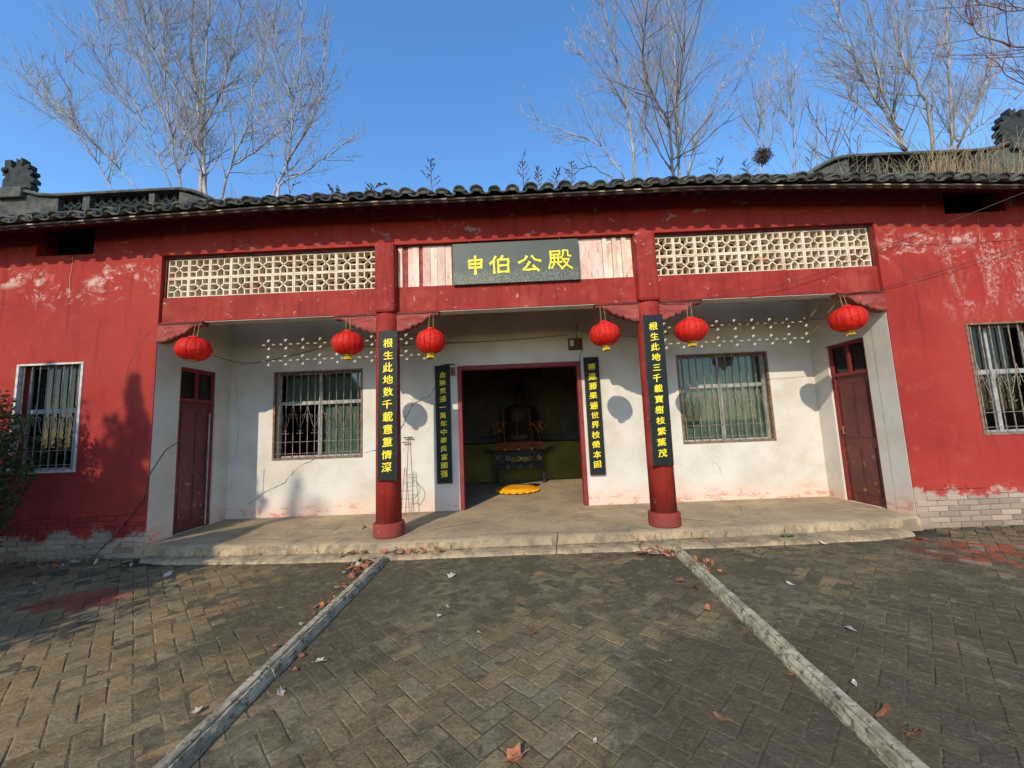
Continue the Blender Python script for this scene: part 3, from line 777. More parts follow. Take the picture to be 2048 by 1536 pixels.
# ------------------------------------------------------------------ roof
roof = empty('roof', (0, 0, 4.2)); roof.parent = hall; roof.matrix_parent_inverse = Matrix.Translation(-Vector(hall.location))
dk = MB(); nx = 50; prev = None
for i in range(nx + 1):
    x = -EX - 0.2 + (2 * EX + 0.4) * i / nx; n = len(dk.v)
    for y in (EY + 0.088, RY):
        z = zroof(x, y); dk.v += [(x, y, z + 0.004), (x, y, z + 0.022)]
    dk.v += [(x, 7.0, 4.3), (x, 7.0, 4.32)]
    if prev is not None:
        p = prev
        dk.f += [(p, n, n + 2, p + 2), (p + 1, p + 3, n + 3, n + 1), (p, p + 1, n + 1, n), (p + 2, n + 2, n + 4, p + 4), (p + 3, p + 5, n + 5, n + 3), (p + 4, n + 4, n + 5, p + 5)]
    prev = n
dk.build('roof_deck', 'dark_wood', roof)
for nm, y0, y1, za, zb, mt in (('fascia_board', EY + 0.050, EY + 0.075, -0.030, 0.0, 'dark_wood'), ('eave_lath', EY + 0.034, EY + 0.085, 0.0015, 0.018, 'lime_strip')):
    m = MB(); prev = None
    for i in range(101):
        x = -EX - 0.2 + (2 * EX + 0.4) * i / 100; n = len(m.v); z = zroof(x, EY)
        m.v += [(x, y0, z + za), (x, y0, z + zb), (x, y1, z + za), (x, y1, z + zb)]
        if prev is not None:
            p = prev; m.f += [(p, n, n + 1, p + 1), (p + 2, p + 3, n + 3, n + 2), (p, p + 2, n + 2, n), (p + 1, n + 1, n + 3, p + 3)]
        prev = n
    m.build(nm, mt, roof)
raf = MB().box(-0.03, 0.03, 0.06, 0.85, -0.075, -0.003).mesh('rafter', 'dark_red_wood')
TH = math.atan(SL)
PITCH = 0.2225
for k in range(-33, 34):
    x = k * PITCH + random.uniform(-0.02, 0.02)
    link('rafter', raf, roof, loc=(x, EY + 0.05, zroof(x, EY + 0.05)), rot=(TH, 0, random.gauss(0, 0.02)))
def arc_tile(w, h, up, L, th, seg, plug):
    """curved clay tile, its front edge at y = 0, running up the slope along +y"""
    m = MB(); s = 1 if up else -1; rows = []
    for y, k in ((0.0, 1.0), (L, 0.93)):
        o_, i_ = [], []
        for q in range(seg + 1):
            t = math.pi * q / seg; cx, cz = math.cos(t), math.sin(t) ** 0.85
            o_.append((cx * w / 2 * k, y, s * cz * h * k)); i_.append((cx * (w / 2 - th) * k, y, s * (cz * (h - th)) * k))
        rows.append((o_, i_))
    n = 0
    for o_, i_ in rows: m.v += o_ + i_
    K = seg + 1
    for q in range(seg):
        m.f.append((q, q + 1, 2 * K + q + 1, 2 * K + q))
        m.f.append((K + q, 3 * K + q, 3 * K + q + 1, K + q + 1))
        m.f.append((q, K + q, K + q + 1, q + 1))
    if plug:
        n = len(m.v)
        m.v += [(x * 0.98, 0.012, z * 0.98) for x, y, z in rows[0][1]]; m.f.append(tuple(range(n, n + K)))
    return m
cov = [arc_tile(0.165 + random.uniform(-0.012, 0.012), 0.072 + random.uniform(-0.010, 0.008), True, 0.2, 0.016, 10, True).mesh('cover_tile', 'tile') for k in range(5)]
pan = [arc_tile(0.150, 0.040 + random.uniform(-0.006, 0.008), False, 0.2, 0.016, 8, False).mesh('pan_tile', 'tile') for k in range(4)]
cap = []
for k in range(3):
    m = MB(); nseg = 10; m.v.append((0, 0, 0))
    pts = [(math.cos(math.pi * q / nseg) * 0.068, 0, math.sin(math.pi * q / nseg) * 0.052) for q in range(nseg + 1)]
    cap.append(pts)
cd, sd_ = math.cos(TH), math.sin(TH)
bulk = MB()
def add_arc(x, y, z, w, h, up, L, seg=5):
    n = len(bulk.v); s = 1 if up else -1
    for yy in (0, L):
        for q in range(seg + 1):
            t = math.pi * q / seg; lx, lz = math.cos(t) * w / 2, s * math.sin(t) * h
            bulk.v.append((x + lx, y + yy * cd - lz * sd_, z + yy * sd_ + lz * cd + (0.012 if yy == 0 else 0)))
    for q in range(seg): bulk.f.append((n + q, n + q + 1, n + seg + 2 + q, n + seg + 1 + q))
ncol = int(EX / PITCH)
for k in range(-ncol, ncol + 1):
    x = k * PITCH
    for c in range(0, 42):
        y = EY - 0.035 + c * 0.10 * cd
        jx = random.uniform(-0.006, 0.006); jz = random.uniform(-0.004, 0.006)
        zc, zp = zroof(x, y) + 0.055 + jz, zroof(x + PITCH / 2, y) + 0.062 + jz
        near = abs(x) < 7.35 and c == 0
        if near:
            dy = random.uniform(-0.02, 0.015)
            link('cover_tile', random.choice(cov), roof, loc=(x + jx * 2, y + dy, zc + random.uniform(-0.006, 0.008)), rot=(TH, random.gauss(0, 0.05), random.gauss(0, 0.05)))
            link('pan_tile', random.choice(pan), roof, loc=(x + PITCH / 2 + jx, y - 0.034 + dy * 0.6, zp - 0.012 + random.uniform(-0.005, 0.004)), rot=(TH, random.gauss(0, 0.04), random.gauss(0, 0.04)))
        else:
            add_arc(x + jx, y, zc, 0.16, 0.068, True, 0.2)
            add_arc(x + PITCH / 2 + jx, y, zp, 0.15, 0.042, False, 0.2)
tag(bulk.build('upper_tiles', 'tile', roof), kind='stuff')
# ridge: low over the porch, raised with openwork over the wings
zr0 = zroof(0, RY)
MB().box(-6.6, 6.6, RY - 0.14, RY + 0.14, zr0 - 0.1, zr0 + 0.22).build('low_ridge', 'ridge_grey', roof)
for s in (-1, 1):
    tp = [(6.25, 6.42), (6.5, 6.58), (6.75, 6.76), (7.0, 6.90), (7.25, 7.0), (7.55, 7.06), (8.6, 7.06), (9.9, 7.05), (10.5, 7.05), (10.8, 7.09), (11.1, 7.18), (11.45, 7.26)]
    bs = MB(); bs.box(*sorted((s * 6.3, s * 11.9)), RY - 0.13, RY + 0.13, zr0 - 0.15, 6.55)
    rdg = bs.build('raised_ridge', 'ridge_grey', roof)
    cp = MB(); prof = [(-0.17, -0.02), (-0.16, -0.05), (0.16, -0.05), (0.17, -0.02), (0.12, 0.035), (0.0, 0.06), (-0.12, 0.035)]; prev = None
    for x, z in tp:
        n = len(cp.v); cp.v += [(s * x, RY + a, z - 0.05 + b) for a, b in prof]
        if prev is not None: cp.f += [(prev + q, n + q, n + (q + 1) % 7, prev + (q + 1) % 7) for q in range(7)]
        prev = n
    cp.f.append(tuple(range(prev, prev + 7)))
    cp.build('coping', 'ridge_grey', roof)
    # posts and solid end of the openwork
    for a, b in ((6.75, 7.55), (8.12, 8.25), (9.62, 9.78), (10.35, 11.9)):
        za = [lerp_table(tp, a) - 0.1, lerp_table(tp, b) - 0.1]
        m = MB().prism([(s * a, 6.5), (s * b, 6.5), (s * b, za[1]), (s * a, za[0])], RY - 0.10, RY + 0.10)
        m.build('ridge_post', 'ridge_grey', roof)
    for a, b in ((7.55, 8.12), (8.25, 9.62), (9.78, 10.35)):
        k = max(1, round((b - a) / 0.21)); st = (b - a) / k
        for i in range(k):
            for zz in (6.66, 6.88):
                m = MB(); pts = []
                for q in range(13):
                    t = 2 * math.pi * q / 12; pts.append((s * (a + st * (i + 0.5)) + math.cos(t) * st * 0.46, RY, zz + math.sin(t) * 0.10))
                m.tube(pts, 0.020, 6, False); m.build('ring_tile', 'ridge_dark', roof)
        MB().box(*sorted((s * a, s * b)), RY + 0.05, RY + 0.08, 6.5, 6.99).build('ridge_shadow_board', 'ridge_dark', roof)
    # beast finial with comb-like fins
    px = s * 11.42
    MB().box(px - 0.30, px + 0.30, RY - 0.2, RY + 0.2, 6.95, 7.20).build('pedestal', 'ridge_grey', roof, bevel=0.02)
    trace = [(95, 310), (95, 235), (112, 215), (90, 205), (90, 180), (75, 170), (78, 150), (100, 148), (95, 100), (140, 98), (145, 150), (165, 160), (180, 140), (175, 90), (196, 112), (210, 85), (222, 95), (216, 150), (242, 140), (270, 135), (272, 158), (258, 170), (296, 180), (300, 200), (276, 210), (310, 240), (305, 265), (280, 255), (300, 288), (290, 308), (260, 290), (235, 315)]
    o = [((a - 190) * 0.0034, (312 - b) * 0.0036) for a, b in trace]
    pts = [(px + (-s) * a, 7.19 + b) for a, b in o]
    m = MB().prism(pts if s < 0 else pts[::-1], RY - 0.075, RY + 0.075)
    fin = m.build('beast_finial', 'ridge_dark', roof)
    MB().lathe([(0.02, -0.07), (0.06, -0.04), (0.07, 0.0), (0.06, 0.04), (0.02, 0.07)], (px + s * 0.27, RY - 0.08, 7.19 + 0.50), 10).build('eye', 'ridge_dark', roof, True)
# outer shell behind (closes the rooms)
for s in (-1, 1):
    MB().wall(FY, 7.0, G, 4.2, *sorted((s * EX, s * (EX - 0.24))), 'y').build('gable_wall', 'red_wall', hall)
    MB().prism([(0.0, 4.0), (7.0 - FY, 4.0), (7.0 - FY, 4.28), (RY - FY, zr0 - 0.03), (0.0, 4.05)], 0, 0.24)
MB().wall(-EX, EX, G, 4.28, 6.8, 7.0, 'x').build('rear_wall', 'red_wall', hall)
gw = MB()
for s in (-1, 1):
    x0, x1 = s * (EX - 0.22), s * EX
    pr_ = [(FY, 4.15), (6.98, 4.15), (6.98, 4.28), (RY, zr0 - 0.02), (FY, zroof(s * EX, FY) - 0.05)]
    n = len(gw.v); gw.v += [(x0, y, z) for y, z in pr_] + [(x1, y, z) for y, z in pr_]
    gw.f += [tuple(range(n, n + 5)), tuple(range(n + 9, n + 4, -1))] + [(n + i, n + 5 + i, n + 5 + (i + 1) % 5, n + (i + 1) % 5) for i in range(5)]
gw.build('gable', 'red_wall', hall)

# ------------------------------------------------------------------ windows
def curtain(x0, x1, y, z0, z1, parent, mat='curtain'):
    m = MB(); k = int((x1 - x0) / 0.02); prev = None
    for i in range(k + 1):
        x = x0 + (x1 - x0) * i / k; yy = y + 0.006 * math.sin(x * 23 + 2 * math.sin(x * 3)) + 0.008 * math.sin(x * 9 + 1)
        n = len(m.v); m.v += [(x, yy, z0), (x, yy, z1)]
        if prev is not None: m.f.append((prev, n, n + 1, prev + 1))
        prev = n
    return m.build('curtain', mat, parent, True)

def window(x0, x1, z0, z1, yf, label, rimmat, nbars, trans, cur, mull=None):
    w = empty('window', ((x0 + x1) / 2, yf, z0)); w.parent = hall; w.matrix_parent_inverse = Matrix.Translation(-Vector(hall.location))
    tag(w, label)
    t = 0.028
    r = MB(); y0, y1 = yf - 0.010, yf + 0.045
    t = 0.020; r.box(x0 - 0.012, x1 + 0.012, y0, y1, z1 - t, z1 + 0.004); r.box(x0 - 0.012, x1 + 0.012, y0, y1, z0 - 0.012, z0 + t)
    r.box(x0 - 0.011, x0 + t, y0 + 0.0005, y1, z0 + t, z1 - t); r.box(x1 - t, x1 + 0.011, y0 + 0.0005, y1, z0 + t, z1 - t)
    r.build('rim', rimmat, w)
    # aluminium sash, set back
    yb = yf + 0.13; fm = MB(); a = 0.045; zt = z0 + (z1 - z0) * trans; xm = (x0 + x1) / 2 if mull is None else mull
    fm.box(x0, x1, yb, yb + 0.04, z1 - a, z1 - 0.002); fm.box(x0, x1, yb, yb + 0.04, z0 + 0.002, z0 + a)
    fm.box(x0 + 0.002, x0 + a, yb + 0.0005, yb + 0.04, z0 + a, z1 - a); fm.box(x1 - a, x1 - 0.002, yb + 0.0005, yb + 0.04, z0 + a, z1 - a)
    fm.box(x0 + a, x1 - a, yb - 0.004, yb + 0.04, zt - 0.03, zt + 0.03)
    fm.build('sash_frame', 'frame_white', w)
    MB().box(xm - 0.03, xm + 0.03, yb - 0.002, yb + 0.038, z0 + a, zt - 0.03).build('mullion', 'frame_white', w)
    MB().box(xm - 0.018, xm + 0.018, yb - 0.002, yb + 0.038, zt + 0.03, z1 - a).build('mullion', 'frame_white', w)
    for (a0, a1, b0, b1) in ((x0 + a, xm - 0.02, zt + 0.03, z1 - a), (xm + 0.02, x1 - a, zt + 0.03, z1 - a), (xm + 0.03, x1 - a, z0 + a, zt - 0.03)) + (() if cur == 'open' else ((x0 + a, xm - 0.03, z0 + a, zt - 0.03),)):
        MB().box(a0, a1, yb + 0.014, yb + 0.019, b0, b1).build('pane', 'glass', w)
    if cur == 'open':
        curtain(xm - 0.02, x1 - 0.05, yb + 0.075, z0 + 0.05, zt, w); curtain(x0 + 0.03, x1 - 0.03, yb + 0.14, zt - 0.02, z1 - 0.03, w)
    elif cur == 'low':
        curtain(x0 + 0.04, x1 - 0.04, yb + 0.075, z0 + 0.03, z1 - 0.20 * (z1 - z0), w, 'pale_curtain')
    else:
        curtain(x0 + 0.03, x1 - 0.03, yb + 0.075, z0 + 0.05, z1 - 0.03, w)
    # iron grille in the reveal
    yg = yf + 0.022; h = z1 - z0
    for i in range(nbars):
        x = x0 + (x1 - x0) * (i + 0.6) / (nbars + 0.2)
        MB().tube([(x, yg, z0 + 0.015), (x, yg, z1 - 0.015)], 0.0066, 5).build('grille_bar', 'iron', w)
    for q in (0.06, 0.19):
        MB().tube([(x0 + 0.02, yg - 0.008, z0 + h * q), (x1 - 0.02, yg - 0.008, z0 + h * q)], 0.0045, 5).build('grille_rail', 'iron', w)
    sp = (x1 - x0) / (nbars + 0.2)
    for i in range(0, nbars - 1, 2):
        xc = x0 + sp * (i + 1.6); m = MB()
        for s in (-1, 1):
            pts = []
            for k in range(9):
                t_ = k / 8; pts.append((xc + s * sp * (0.95 - 0.85 * t_ ** 1.4), yg - 0.010, z0 + h * (0.62 - 0.27 * t_)))
            m.tube(pts, 0.0042, 4)
            cxx, czz = xc + s * sp * 0.62, z0 + h * 0.47; pts = []
            for k in range(11):
                t_ = k / 10; rr = 0.07 * (1 - 0.55 * t_); an = -1.2 + t_ * 5.2
                pts.append((cxx + s * rr * math.cos(an), yg - 0.012, czz + rr * math.sin(an)))
            m.tube(pts, 0.004, 4)
            cxx, czz = xc + s * sp * 0.30, z0 + h * 0.30; pts = []
            for k in range(9):
                t_ = k / 8; rr = 0.035 * (1 - 0.4 * t_); an = 1.6 + t_ * 4.4
                pts.append((cxx + s * rr * math.cos(an), yg - 0.012, czz + rr * math.sin(an)))
            m.tube(pts, 0.0036, 4)
        m.build('scrollwork', 'iron', w)
    return w
window(-4.111, -2.633, 0.9225, 2.3775, D, 'porch window left of the door with one sash slid open', 'rust', 12, 0.635, 'open', -3.40)
window(2.633, 4.111, 0.9225, 2.3775, D, 'porch window right of the door with closed green-grey curtains', 'rust', 12, 0.635, 'full', 3.36)
window(-6.72, -5.835, 0.965, 2.40, FY, 'white-rimmed barred window in the left red wall', 'rim_white', 8, 0.56, 'low', -6.02)
window(5.835, 6.72, 0.965, 2.40, FY, 'brown-rimmed barred window in the right red wall', 'rust', 7, 0.56, 'low', 6.22)
# a rough flap of dark room behind each vent and window comes from the closed building shell

# ------------------------------------------------------------------ porch side doors
for s in (-1, 1):
    dr = empty('side_door', (s * B, 0.68, 0)); dr.parent = hall; dr.matrix_parent_inverse = Matrix.Translation(-Vector(hall.location))
    tag(dr, 'maroon side door at the left end of the porch' if s < 0 else 'maroon side door at the right end of the porch')
    def bx(x0, x1, *r): a, b = sorted((s * x0, s * x1)); return MB().box(a, b, *r)
    xr0, xr1 = B + 0.03, B + 0.10
    fr = MB()
    for q in ((0.346, 0.395, 0.0, 2.36), (0.965, 1.014, 0.0, 2.36), (0.395, 0.965, 2.31, 2.36), (0.395, 0.965, 1.86, 1.91)):
        a, b = sorted((s * xr0, s * xr1)); fr.box(a, b, *q)
    fr.box(*sorted((s * xr0, s * xr1)), 0.655, 0.695, 1.91, 2.31)
    fr.build('door_frame', 'frame_red', dr)
    leaf = bx(B + 0.055, B + 0.085, 0.397, 0.963, 0.012, 1.857).build('door_leaf', 'door', dr)
    for (ya, yb) in ((0.45, 0.655), (0.705, 0.91)):
        bx(B + 0.047, B + 0.0545, ya, yb, 0.95, 1.74).build('leaf_panel', 'door', dr); bx(B + 0.047, B + 0.0545, ya, yb, 0.14, 0.80).build('leaf_panel', 'door', dr)
    for (ya, yb) in ((0.395, 0.655), (0.695, 0.965)): bx(B + 0.06, B + 0.065, ya, yb, 1.91, 2.31).build('pane', 'glass', dr)
    MB().tube([(s * (B + 0.04), 0.90, 1.0), (s * (B + 0.01), 0.90, 1.0), (s * (B + 0.01), 0.90, 1.1), (s * (B + 0.04), 0.90, 1.1)], 0.007, 6).build('handle', 'iron', dr)
    # dark room behind
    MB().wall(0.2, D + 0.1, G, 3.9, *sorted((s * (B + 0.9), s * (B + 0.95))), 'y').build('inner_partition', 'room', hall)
MB().tube([(-B - 0.02, 0.925, 0.03), (-B - 0.02, 0.925, 1.70)], 0.011, 6).build('door_strip', 'frame_white', hall)

# ------------------------------------------------------------------ central doorway and room
df = empty('doorway', (0, D, 0)); df.parent = hall; df.matrix_parent_inverse = Matrix.Translation(-Vector(hall.location))
for s in (-1, 1):
    MB().box(*sorted((s * 1.03, s * 0.965)), D - 0.015, D + 0.13, 0.0, 2.28).build('door_jamb', 'frame_red', df)
    lf = MB().box(*sorted((s * 1.02, s * 1.95)), D + 0.26, D + 0.30, 0.015, 2.27).build('door_leaf', 'frame_red' if s < 0 else 'red_wood', df)
    MB().box(*sorted((s * 1.10, s * 1.86)), D + 0.301, D + 0.31, 1.0, 2.1).build('leaf_panel', 'frame_red', df)
    MB().box(*sorted((s * 1.10, s * 1.86)), D + 0.301, D + 0.31, 0.15, 0.85).build('leaf_panel', 'frame_red', df)
MB().box(-1.03, 1.03, D - 0.0155, D + 0.13, 2.28, 2.347).build('door_head', 'frame_red', df)
RB = 5.45
MB().box(-2.45, 2.45, D - 0.02, RB, -0.03, -0.004).build('room_floor', 'floor', hall)
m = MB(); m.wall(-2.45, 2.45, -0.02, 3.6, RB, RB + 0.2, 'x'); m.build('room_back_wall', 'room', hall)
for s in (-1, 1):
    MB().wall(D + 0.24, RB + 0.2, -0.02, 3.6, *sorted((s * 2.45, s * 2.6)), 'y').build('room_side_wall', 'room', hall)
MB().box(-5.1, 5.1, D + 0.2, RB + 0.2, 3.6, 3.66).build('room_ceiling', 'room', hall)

# ------------------------------------------------------------------ writing
def font_glyph(ch, size, off=0.022, ext=0.0):
    cu = bpy.data.curves.new('glyph', 'FONT'); cu.body = ch; cu.size = 1.0; cu.offset = off; cu.extrude = 0.0; cu.resolution_u = 3
    o = bpy.data.objects.new('glyph', cu); col.objects.link(o)
    dg = bpy.context.evaluated_depsgraph_get(); me = bpy.data.meshes.new_from_object(o.evaluated_get(dg))
    bpy.data.objects.remove(o); bpy.data.curves.remove(cu)
    v = [tuple(q.co) for q in me.vertices]; f = [tuple(p.vertices) for p in me.polygons]
    bpy.data.meshes.remove(me)
    xs = [q[0] for q in v]; ys = [q[1] for q in v]
    cx, cy = (min(xs) + max(xs)) / 2, (min(ys) + max(ys)) / 2
    return [((x - cx) * size, (y - cy) * size) for x, y, z in v], f

def couplet(name, text, x0, x1, z0, z1, yfront, label, group, tilt=0.0, thick=0.03, fade=()):
    e = empty(name, ((x0 + x1) / 2, yfront + thick, z0)); tag(e, label, 'couplet board', group)
    MB().box(x0, x1, yfront, yfront + thick, z0, z1).build('board', 'lacquer', e, bevel=0.003)
    edge = MB()
    edge.box(x0 - 0.004, x0 - 0.0005, yfront - 0.001, yfront + thick, z0 - 0.003, z1 + 0.003); edge.box(x1 + 0.0005, x1 + 0.004, yfront - 0.001, yfront + thick, z0 - 0.003, z1 + 0.003)
    edge.build('edge_trim', 'ridge_grey', e)
    n = len(text); pad = 0.085; st = (z1 - z0 - 2 * pad) / n; sz = min(st * 0.84, (x1 - x0) * 0.62)
    r = random.Random(len(text) + int(x0 * 100))
    for k, ch in enumerate(text):
        v, f = font_glyph(ch, sz, 0.0)
        zc = z1 - pad - st * (k + 0.5); xc = (x0 + x1) / 2 + r.uniform(-0.006, 0.006)
        m = MB(); sl = 0.10; sq = r.uniform(0.86, 1.0)
        for q, (ox, oz) in enumerate(((0, 0), (0.022, 0.006), (-0.022, -0.004), (0.006, 0.016), (-0.004, -0.016))):
          for a, b in v:
            wob = 0.055 * sz
            aa = a + wob * mnoise.noise((a / sz * 3.0 + k, b / sz * 3.0, x0)); bb = b + wob * mnoise.noise((a / sz * 3.0, b / sz * 3.0 + k, x1 + 7))
            m.v.append((xc + aa + ox * sz, yfront - 0.0022 - 0.0003 * q, zc + (bb + oz * sz + aa * sl) * sq))
          m.f += [tuple(i + q * len(v) for i in t_) for t_ in f]
        m.build('character', 'gold', e)
    if tilt: e.rotation_euler = (0, tilt, 0)
    return e
GRP = 'couplet boards'
couplet('couplet_board', '根生此地数千載意重情深', -1.822, -1.590, 0.702, 2.608, -0.195, 'black couplet board with yellow characters hung on the left column', GRP, 0.012)
couplet('couplet_board', '根生此地三千載寶樹枝繁葉茂', 1.603, 1.848, 0.755, 2.665, -0.195, 'black couplet board with yellow characters hung on the right column', GRP, 0.008)
couplet('couplet_board', '血脉贯通一萬年中華民富國强', -1.388, -1.152, 0.440, 2.362, D - 0.055, 'black couplet board on the white wall left of the doorway', GRP)
couplet('couplet_board', '蒂連藤果遍世界枝榮本固', 1.082, 1.320, 0.482, 2.398, D - 0.055, 'black couplet board on the white wall right of the doorway', GRP)

STROKES = {
 '申': [[(.16, .78), (.18, .34)], [(.16, .76), (.84, .78)], [(.84, .79), (.81, .34)], [(.2, .57), (.8, .58)], [(.18, .37), (.82, .37)], [(.5, 1.0), (.5, .0)]],
 '伯': [[(.30, .98), (.18, .74), (.0, .56)], [(.20, .72), (.21, .0)], [(.66, 1.0), (.55, .82)], [(.42, .78), (.43, .02)], [(.42, .77), (.94, .78)], [(.94, .79), (.92, .02)], [(.44, .43), (.92, .44)], [(.43, .07), (.93, .07)]],
 '公': [[(.38, .92), (.28, .72), (.0, .54)], [(.60, .92), (.74, .70), (1.0, .60)], [(.50, .58), (.38, .34), (.18, .12), (.45, .12), (.80, .16)], [(.64, .36), (.80, .16), (.90, .04)]],
 '殿': [[(.08, .92), (.50, .93)], [(.50, .94), (.49, .75)], [(.10, .75), (.50, .76)], [(.09, .93), (.09, .42), (.0, .04)], [(.14, .58), (.54, .59)], [(.25, .70), (.25, .36)], [(.42, .70), (.42, .36)], [(.10, .35), (.57, .36)], [(.24, .28), (.12, .05)], [(.40, .28), (.54, .08)],
       [(.65, .95), (.64, .72), (.56, .58)], [(.64, .94), (.85, .95), (.85, .68), (.99, .64)], [(.60, .49), (.90, .50), (.78, .24), (.56, .0)], [(.66, .42), (.80, .18), (1.02, .0)]]}
def brush_char(m, strokes, xc, zc, w, h, y, thick):
    for q, st in enumerate(strokes):
        P = []
        for (a, b), (c, d) in zip(st, st[1:]):
            for k in range(5): P.append((a + (c - a) * k / 5, b + (d - b) * k / 5))
        P.append(st[-1]); n = len(P); L = []
        for i, (a, b) in enumerate(P):
            a2, b2 = P[min(i + 1, n - 1)]; a1, b1 = P[max(i - 1, 0)]
            dx, dz = (a2 - a1) * w, (b2 - b1) * h; l = math.hypot(dx, dz) or 1
            t = i / (n - 1); ww = thick * (0.85 + 0.35 * abs(2 * t - 1) ** 2 + 0.08 * math.sin(q * 3 + i))
            x, z = xc + (a - 0.5) * w, zc + (b - 0.5) * h
            ex = 0.006 * (-1 if i == 0 else (1 if i == n - 1 else 0))
            x += dx / l * ex; z += dz / l * ex
            L.append(((x - dz / l * ww, z + dx / l * ww), (x + dz / l * ww, z - dx / l * ww)))
        yy = y - 0.0004 * q
        for (a, b), (c, d) in zip(L, L[1:]): m.quad((a[0], yy, a[1]), (b[0], yy, b[1]), (d[0], yy, d[1]), (c[0], yy, c[1]))
sg = empty('sign_plaque', (0.013, -0.03, 3.232)); tag(sg, 'wide dark plaque with four large yellow characters over the middle bay', 'sign')
MB().box(-0.842, 0.868, -0.060, -0.022, 3.232, 3.808).build('board', 'plaque', sg, bevel=0.003)
for (cx_, cz_, ch, ww, hh) in ((-0.535, 3.495, '申', .25, .255), (-0.205, 3.49, '伯', .265, .24), (0.20, 3.49, '公', .30, .24), (0.61, 3.525, '殿', .305, .27)):
    m = MB(); brush_char(m, STROKES[ch], cx_, cz_, ww, hh, -0.0625, 0.0150 if ch != '殿' else 0.0120); m.build('character', 'gold', sg)
for x in (-0.6, 0.62): MB().tube([(x, -0.04, 3.80), (x, -0.055, 3.83), (x, -0.02, 3.84)], 0.006, 6).build('hook', 'iron', sg)

# ------------------------------------------------------------------ lanterns
def lantern(x, y, zc, rx, hz, rot, tilt, fringe, label):
    e = empty('lantern', (x, y, zc)); tag(e, label, 'lantern', 'red silk lanterns')
    prof = []; ribs = 14
    for k in range(15):
        t = -math.pi / 2 + math.pi * k / 14
        prof.append((max(0.055, rx * math.cos(t) ** 0.8) if 0 < k < 14 else 0.055, hz * math.sin(t)))
    m = MB(); sides = 56; rings = []; r = random.Random(int(x * 77))
    ph = r.uniform(0, 6)
    for (rr, z) in prof:
        n = len(m.v); rings.append(n)
        for j in range(sides):
            a = 2 * math.pi * j / sides
            pleat = 1 + 0.045 * abs(math.cos(a * ribs / 2)) - 0.04 + 0.05 * mnoise.noise((math.cos(a) * 1.5 + ph, math.sin(a) * 1.5, z * 9))
            m.v.append((x + rr * pleat * math.cos(a + rot), y + rr * pleat * math.sin(a + rot), zc + z + 0.012 * mnoise.noise((math.cos(a) * 2, math.sin(a) * 2 + ph, z * 5))))
    for i in range(len(prof) - 1):
        for j in range(sides): m.f.append((rings[i] + j, rings[i] + (j + 1) % sides, rings[i + 1] + (j + 1) % sides, rings[i + 1] + j))
    m.build('silk_shade', 'lantern', e, True)
    MB().lathe([(0.058, hz - 0.008), (0.062, hz + 0.004), (0.058, hz + 0.018), (0.03, hz + 0.02)], (x, y, zc), 16).build('top_ring', 'lantern', e)
    MB().lathe([(0.058, -hz - 0.012), (0.060, -hz), (0.05, -hz + 0.006)], (x, y, zc), 16).build('bottom_ring', 'gold_fringe', e)
    wr = MB()
    for q in range(ribs):
        a = 2 * math.pi * (q + 0.5) / ribs; P = []
        for (rr, z) in prof[1:-1]:
            P.append((x + rr * 0.975 * math.cos(a + rot), y + rr * 0.975 * math.sin(a + rot), zc + z))
        wr.tube(P, 0.0035, 4)
    wr.build('wire_ribs', 'rib', e)
    if fringe:
        f = MB(); z0, z1 = zc - hz - 0.012, zc - hz - 0.012 - fringe; n = len(f.v); K = 32
        for zz, rr in ((z0, 0.042), ((z0 + z1) / 2, 0.045), (z1, 0.052)):
            for j in range(K):
                a = 2 * math.pi * j / K; q = rr * (1 + 0.09 * math.cos(j * math.pi)); f.v.append((x + q * math.cos(a), y + q * math.sin(a), zz + (r.uniform(-0.008, 0.008) if zz == z1 else 0)))
        for l in (0, K):
            for j in range(K): f.f.append((n + l + j, n + l + (j + 1) % K, n + l + K + (j + 1) % K, n + l + K + j))
        f.build('fringe', 'gold_fringe', e)
    for dx in (-0.03, 0.03):
        MB().tube([(x + dx, y, zc + hz + 0.01), (x + dx * 0.8, y + 0.02, 2.845)], 0.0028, 5).build('hanging_string', 'string', e)
    if tilt: e.rotation_euler = (0, tilt, 0)
LZ = -0.09
lantern(-4.312, LZ, 2.500, 0.205, 0.150, 0.3, 0.05, 0.0, 'red lantern hanging at the far left end of the porch, beside the left side door')
lantern(-2.250, LZ, 2.487, 0.200, 0.152, 1.0, -0.02, 0.05, 'red lantern hanging just left of the left column')
lantern(-1.153, LZ, 2.465, 0.190, 0.160, 2.0, 0.03, 0.055, 'red lantern hanging just right of the left column')
lantern(1.137, LZ, 2.460, 0.195, 0.152, 0.7, -0.03, 0.05, 'red lantern hanging just left of the right column')
lantern(2.262, LZ, 2.463, 0.202, 0.150, 2.6, 0.02, 0.05, 'red lantern hanging just right of the right column')
lantern(4.298, LZ, 2.520, 0.205, 0.160, 1.7, -0.06, 0.04, 'red lantern hanging at the far right end of the porch, beside the right side door')

